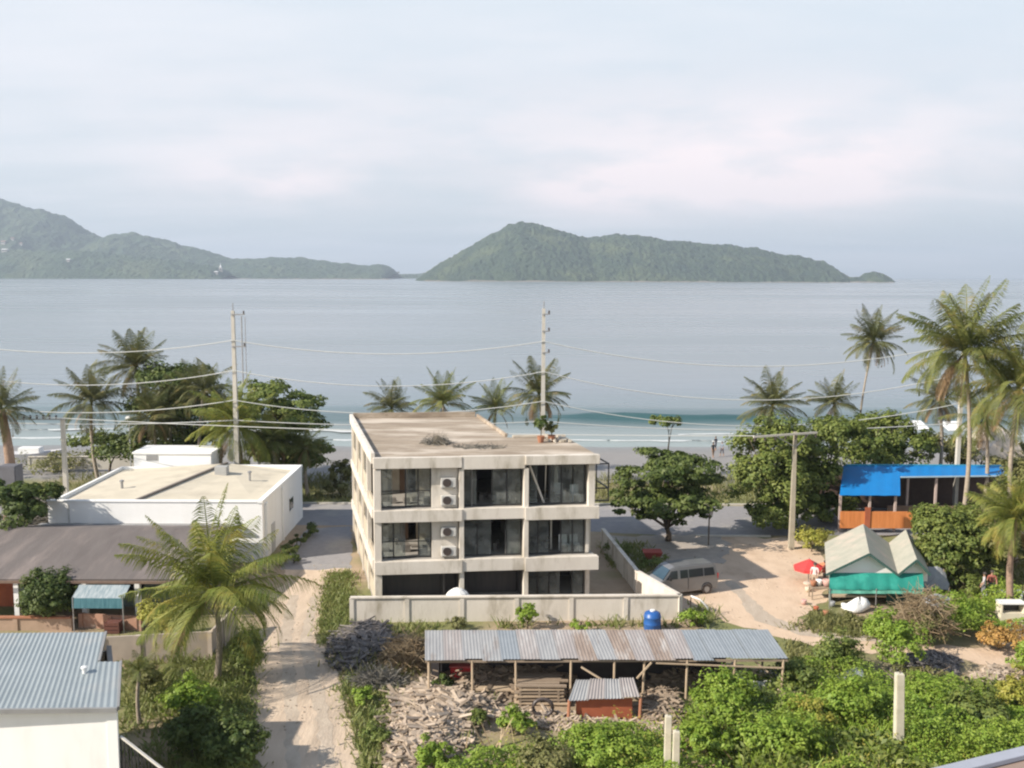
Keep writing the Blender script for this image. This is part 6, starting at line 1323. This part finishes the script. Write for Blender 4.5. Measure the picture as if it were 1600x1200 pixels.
# ------------------------------------------------------------------ left background: brick ruin, beach wall, grey container
t = T('grey_water_tank', (A(20, 740, 70).x, 70, 0), 'square dark grey tank beside the thick trunked palm at the left edge', 'tank')
q = A(20, 745, 70); m = MB(); m.box(q.x-.8, q.x+.5, 69.4, 70.6, 2.0, q.z+.9); m.build('tank', M('dark_grey_tank', (.15, .15, .17), (.12, .12, .135), 2, .6), t, bevel=.06)
m = MB()
for a in (-.7, .4):
    for b in (69.5, 70.5): m.box(q.x+a-.05, q.x+a+.05, b-.05, b+.05, 0, 2.0)
m.build('stand', steel, t)
a = A(45, 712, 92); b = A(205, 712, 92)
o = panel_wall('beach_wall', [(a.x, 92), (b.x, 92.5)], 1.3, 'pale low wall along the beach behind the short pole', polem, 3.5)
q = A(70, 690, 100); t = T('fishing_boat', (q.x, 98, -.6), 'pale grey fishing boat drawn up on the beach behind the short pole', 'boat')
m = MB(); L = 6.5; V = []; n = 9
for i in range(n):
    u = i/(n-1); w = max(.04, 1.0*math.sin(math.pi*min(1, .22+u*.78))**.6); x = q.x-L/2+L*u; lift = .5*u**3
    V += [(x, 98-w, .55+lift), (x, 98-w*.5, -.7+lift*.5), (x, 98+w*.5, -.7+lift*.5), (x, 98+w, .55+lift), (x, 98+w*.85, .5+lift), (x, 98, .0+lift*.6), (x, 98-w*.85, .5+lift)]
Fs = [(i*7+j, i*7+(j+1) % 7, (i+1)*7+(j+1) % 7, (i+1)*7+j) for i in range(n-1) for j in range(7)]+[tuple(range(7)), tuple((n-1)*7+j for j in reversed(range(7)))]
m.add(V, Fs); m.build('hull', M('grey_hull', (.48, .48, .50), (.4, .4, .42), 1, .7), t)
m = MB(); m.box(q.x-1.6, q.x+.6, 97.5, 98.5, .3, 1.15); m.build('cabin', whitep, t, bevel=.05)

# ------------------------------------------------------------------ people
def person(loc, face, pose, shirt, trousers, skin, label, h=1.68):
    t = T('person', loc, label, 'person'); t.rotation_euler = (0, 0, face)
    s = h/1.7; st = pose.get('stride', .12); arm = pose.get('arm', .1)
    J = [(0, 0, .95, .12), (0, 0, 1.12, .115), (0, 0, 1.32, .14), (0, 0, 1.46, .06), (0, 0, 1.53, .055), (0, .01, 1.62, .098), (0, .01, 1.68, .075)]
    E_ = [(i, i+1) for i in range(6)]
    for sx in (-1, 1):
        k = len(J); f = st*sx
        J += [(sx*.10, 0, .88, .10), (sx*.11, f*.5+.02, .50, .065), (sx*.11, -f*.2+f, .09, .04), (sx*.12, -f*.2+f+.14, .04, .035)]; E_ += [(0, k), (k, k+1), (k+1, k+2), (k+2, k+3)]
        k = len(J); J += [(sx*.19, 0, 1.40, .06), (sx*.25, -f*.3+arm*.3, 1.14, .045), (sx*.24, -f*.3+arm+.06, .92, .033), (sx*.23, -f*.3+arm+.10, .83, .038)]; E_ += [(2, k), (k, k+1), (k+1, k+2), (k+2, k+3)]
    me = bpy.data.meshes.new('body'); me.from_pydata([(a*s, b*s, c*s) for a, b, c, d in J], E_, []); o = bpy.data.objects.new('body_cage', me); COL.objects.link(o)
    md = o.modifiers.new('skin', 'SKIN'); sv = me.skin_vertices[0].data
    for i, j in enumerate(J): sv[i].radius = (j[3]*s, j[3]*s*(.75 if i in (1, 2) else 1))
    sv[0].use_root = True
    o.modifiers.new('sub', 'SUBSURF').levels = 2; o.modifiers['sub'].render_levels = 2
    bpy.context.view_layer.update(); me2 = bpy.data.meshes.new_from_object(o.evaluated_get(bpy.context.evaluated_depsgraph_get()))
    bpy.data.objects.remove(o)
    me2.materials.clear(); me2.materials.append(skin); me2.materials.append(shirt); me2.materials.append(trousers)
    for p in me2.polygons:
        c = p.center/s; p.material_index = 1 if (1.0 < c.z < 1.47 and not (abs(c.x) > .235 and c.z < 1.2)) else (2 if (.35 < c.z <= 1.0 and abs(c.x) < .205) else 0); p.use_smooth = True
    b = bpy.data.objects.new('body', me2); COL.objects.link(b); b.parent = t
    m = MB(); m.lathe((0, -.012*s, 1.60*s), [(.095*s, 0), (.112*s, .06*s), (.09*s, .13*s), (.02*s, .155*s)], 12); hh = m.build('hair', insul, org=(0, 0, 0)); hh.parent = t
skin = M('skin', (.38, .23, .15), (.35, .21, .14), 2, .6); C_ = lambda n, c: M(n, c, tuple(v*.85 for v in c), 3, .85)
for (px, py, fa, shirt, tr_, lab, st) in (
    (1118, 703, .6, C_('dark_shirt', (.05, .05, .07)), C_('grey_shorts', (.2, .2, .22)), 'person in a dark shirt standing at the waterline, leftmost of the beach group', .08),
    (1128, 714, 2.2, C_('blue_grey_shirt', (.22, .26, .32)), C_('dark_shorts', (.06, .06, .08)), 'person in a blue grey shirt on the wet sand, right one of the beach group', .2),
    (1114, 716, 3.6, C_('black_shirt', (.035, .035, .035)), C_('brown_shorts', (.2, .13, .08)), 'person in black on the wet sand, nearest of the beach group', .15)):
    g = G(px, py, -1.4); z = float(gz(np.array(g.y))); g = G(px, py, z); z = float(gz(np.array(g.y))); person((g.x, g.y, z), fa, dict(stride=st), shirt, tr_, skin, lab)
for (px, py, fa, shirt, tr_, lab) in (
    (1272, 922, 2.5, C_('pink_shirt', (.74, .58, .56)), C_('tan_trousers', (.40, .30, .22)), 'person in a pale pink shirt beside the red parasol'),
    (1288, 918, .8, C_('maroon_shirt', (.26, .07, .05)), C_('dark_trousers', (.08, .07, .07)), 'person in a maroon shirt right of the one in pink'),
    (1548, 935, 2.9, C_('red_brown_shirt', (.36, .12, .09)), C_('blue_jeans', (.10, .15, .24)), 'person in a red brown shirt under the trees at the right'),
    (1536, 938, 1.2, C_('pale_shirt', (.50, .46, .48)), C_('grey_trousers', (.2, .2, .22)), 'person in a pale shirt left of the red brown shirted person')):
    g = G(px, py); person((g.x, g.y, 0), fa, dict(stride=.1), shirt, tr_, skin, lab)
# bench-like white planks and small stage at the right edge
g = G(1570, 935); t = T('white_bench', g, 'long pale bench beside the people at the right', 'bench')
m = MB(); m.box(g.x-1.3, g.x+1.0, g.y-.25, g.y+.2, .42, .48); m.build('seat', whitep, t)
for x in (-1.2, .9): m = MB(); m.box(g.x+x-.05, g.x+x+.05, g.y-.2, g.y+.15, 0, .42); m.build('leg', whitep, t)
g = G(1580, 985); t = T('cream_cabinet', g, 'cream cabinet with a dark open shelf at the right edge', 'cabinet')
m = MB(); m.box(g.x-.6, g.x+.7, g.y, g.y+.6, 0, .95); m.box(g.x-.6, g.x-.52, g.y, g.y+.6, .95, 1.45); m.box(g.x+.62, g.x+.7, g.y, g.y+.6, .95, 1.45); m.build('body', M('cream_paint', (.68, .62, .48), (.58, .52, .4), 2, .8), t)
m = MB(); m.box(g.x-.65, g.x+.75, g.y-.05, g.y+.65, 1.453, 1.52); m.build('top', whitep, t); m = MB(); m.box(g.x-.5, g.x+.6, g.y+.5, g.y+.58, .96, 1.44); m.build('shelf_back', blackfr, t)
for o in bpy.data.objects:
    if '_org' in o.keys(): del o['_org']

# ------------------------------------------------------------------ air
def haze():
    m = bpy.data.materials.new('sea_haze'); m.use_nodes = True; n = m.node_tree.nodes; l = m.node_tree.links; n.clear()
    out = n.new('ShaderNodeOutputMaterial'); v = n.new('ShaderNodeVolumePrincipled'); v.inputs['Color'].default_value = (.72, .84, 1.0, 1); v.inputs['Density'].default_value = .000115; v.inputs['Anisotropy'].default_value = .1
    l.new(v.outputs[0], out.inputs['Volume'])
    b = MB(); b.box(-15200, 15200, -300, 15100, -4.2, 450); o = b.build('haze', m); tag(o, 'thin pale sea haze filling the air over the bay', 'haze', kind='stuff')
haze()
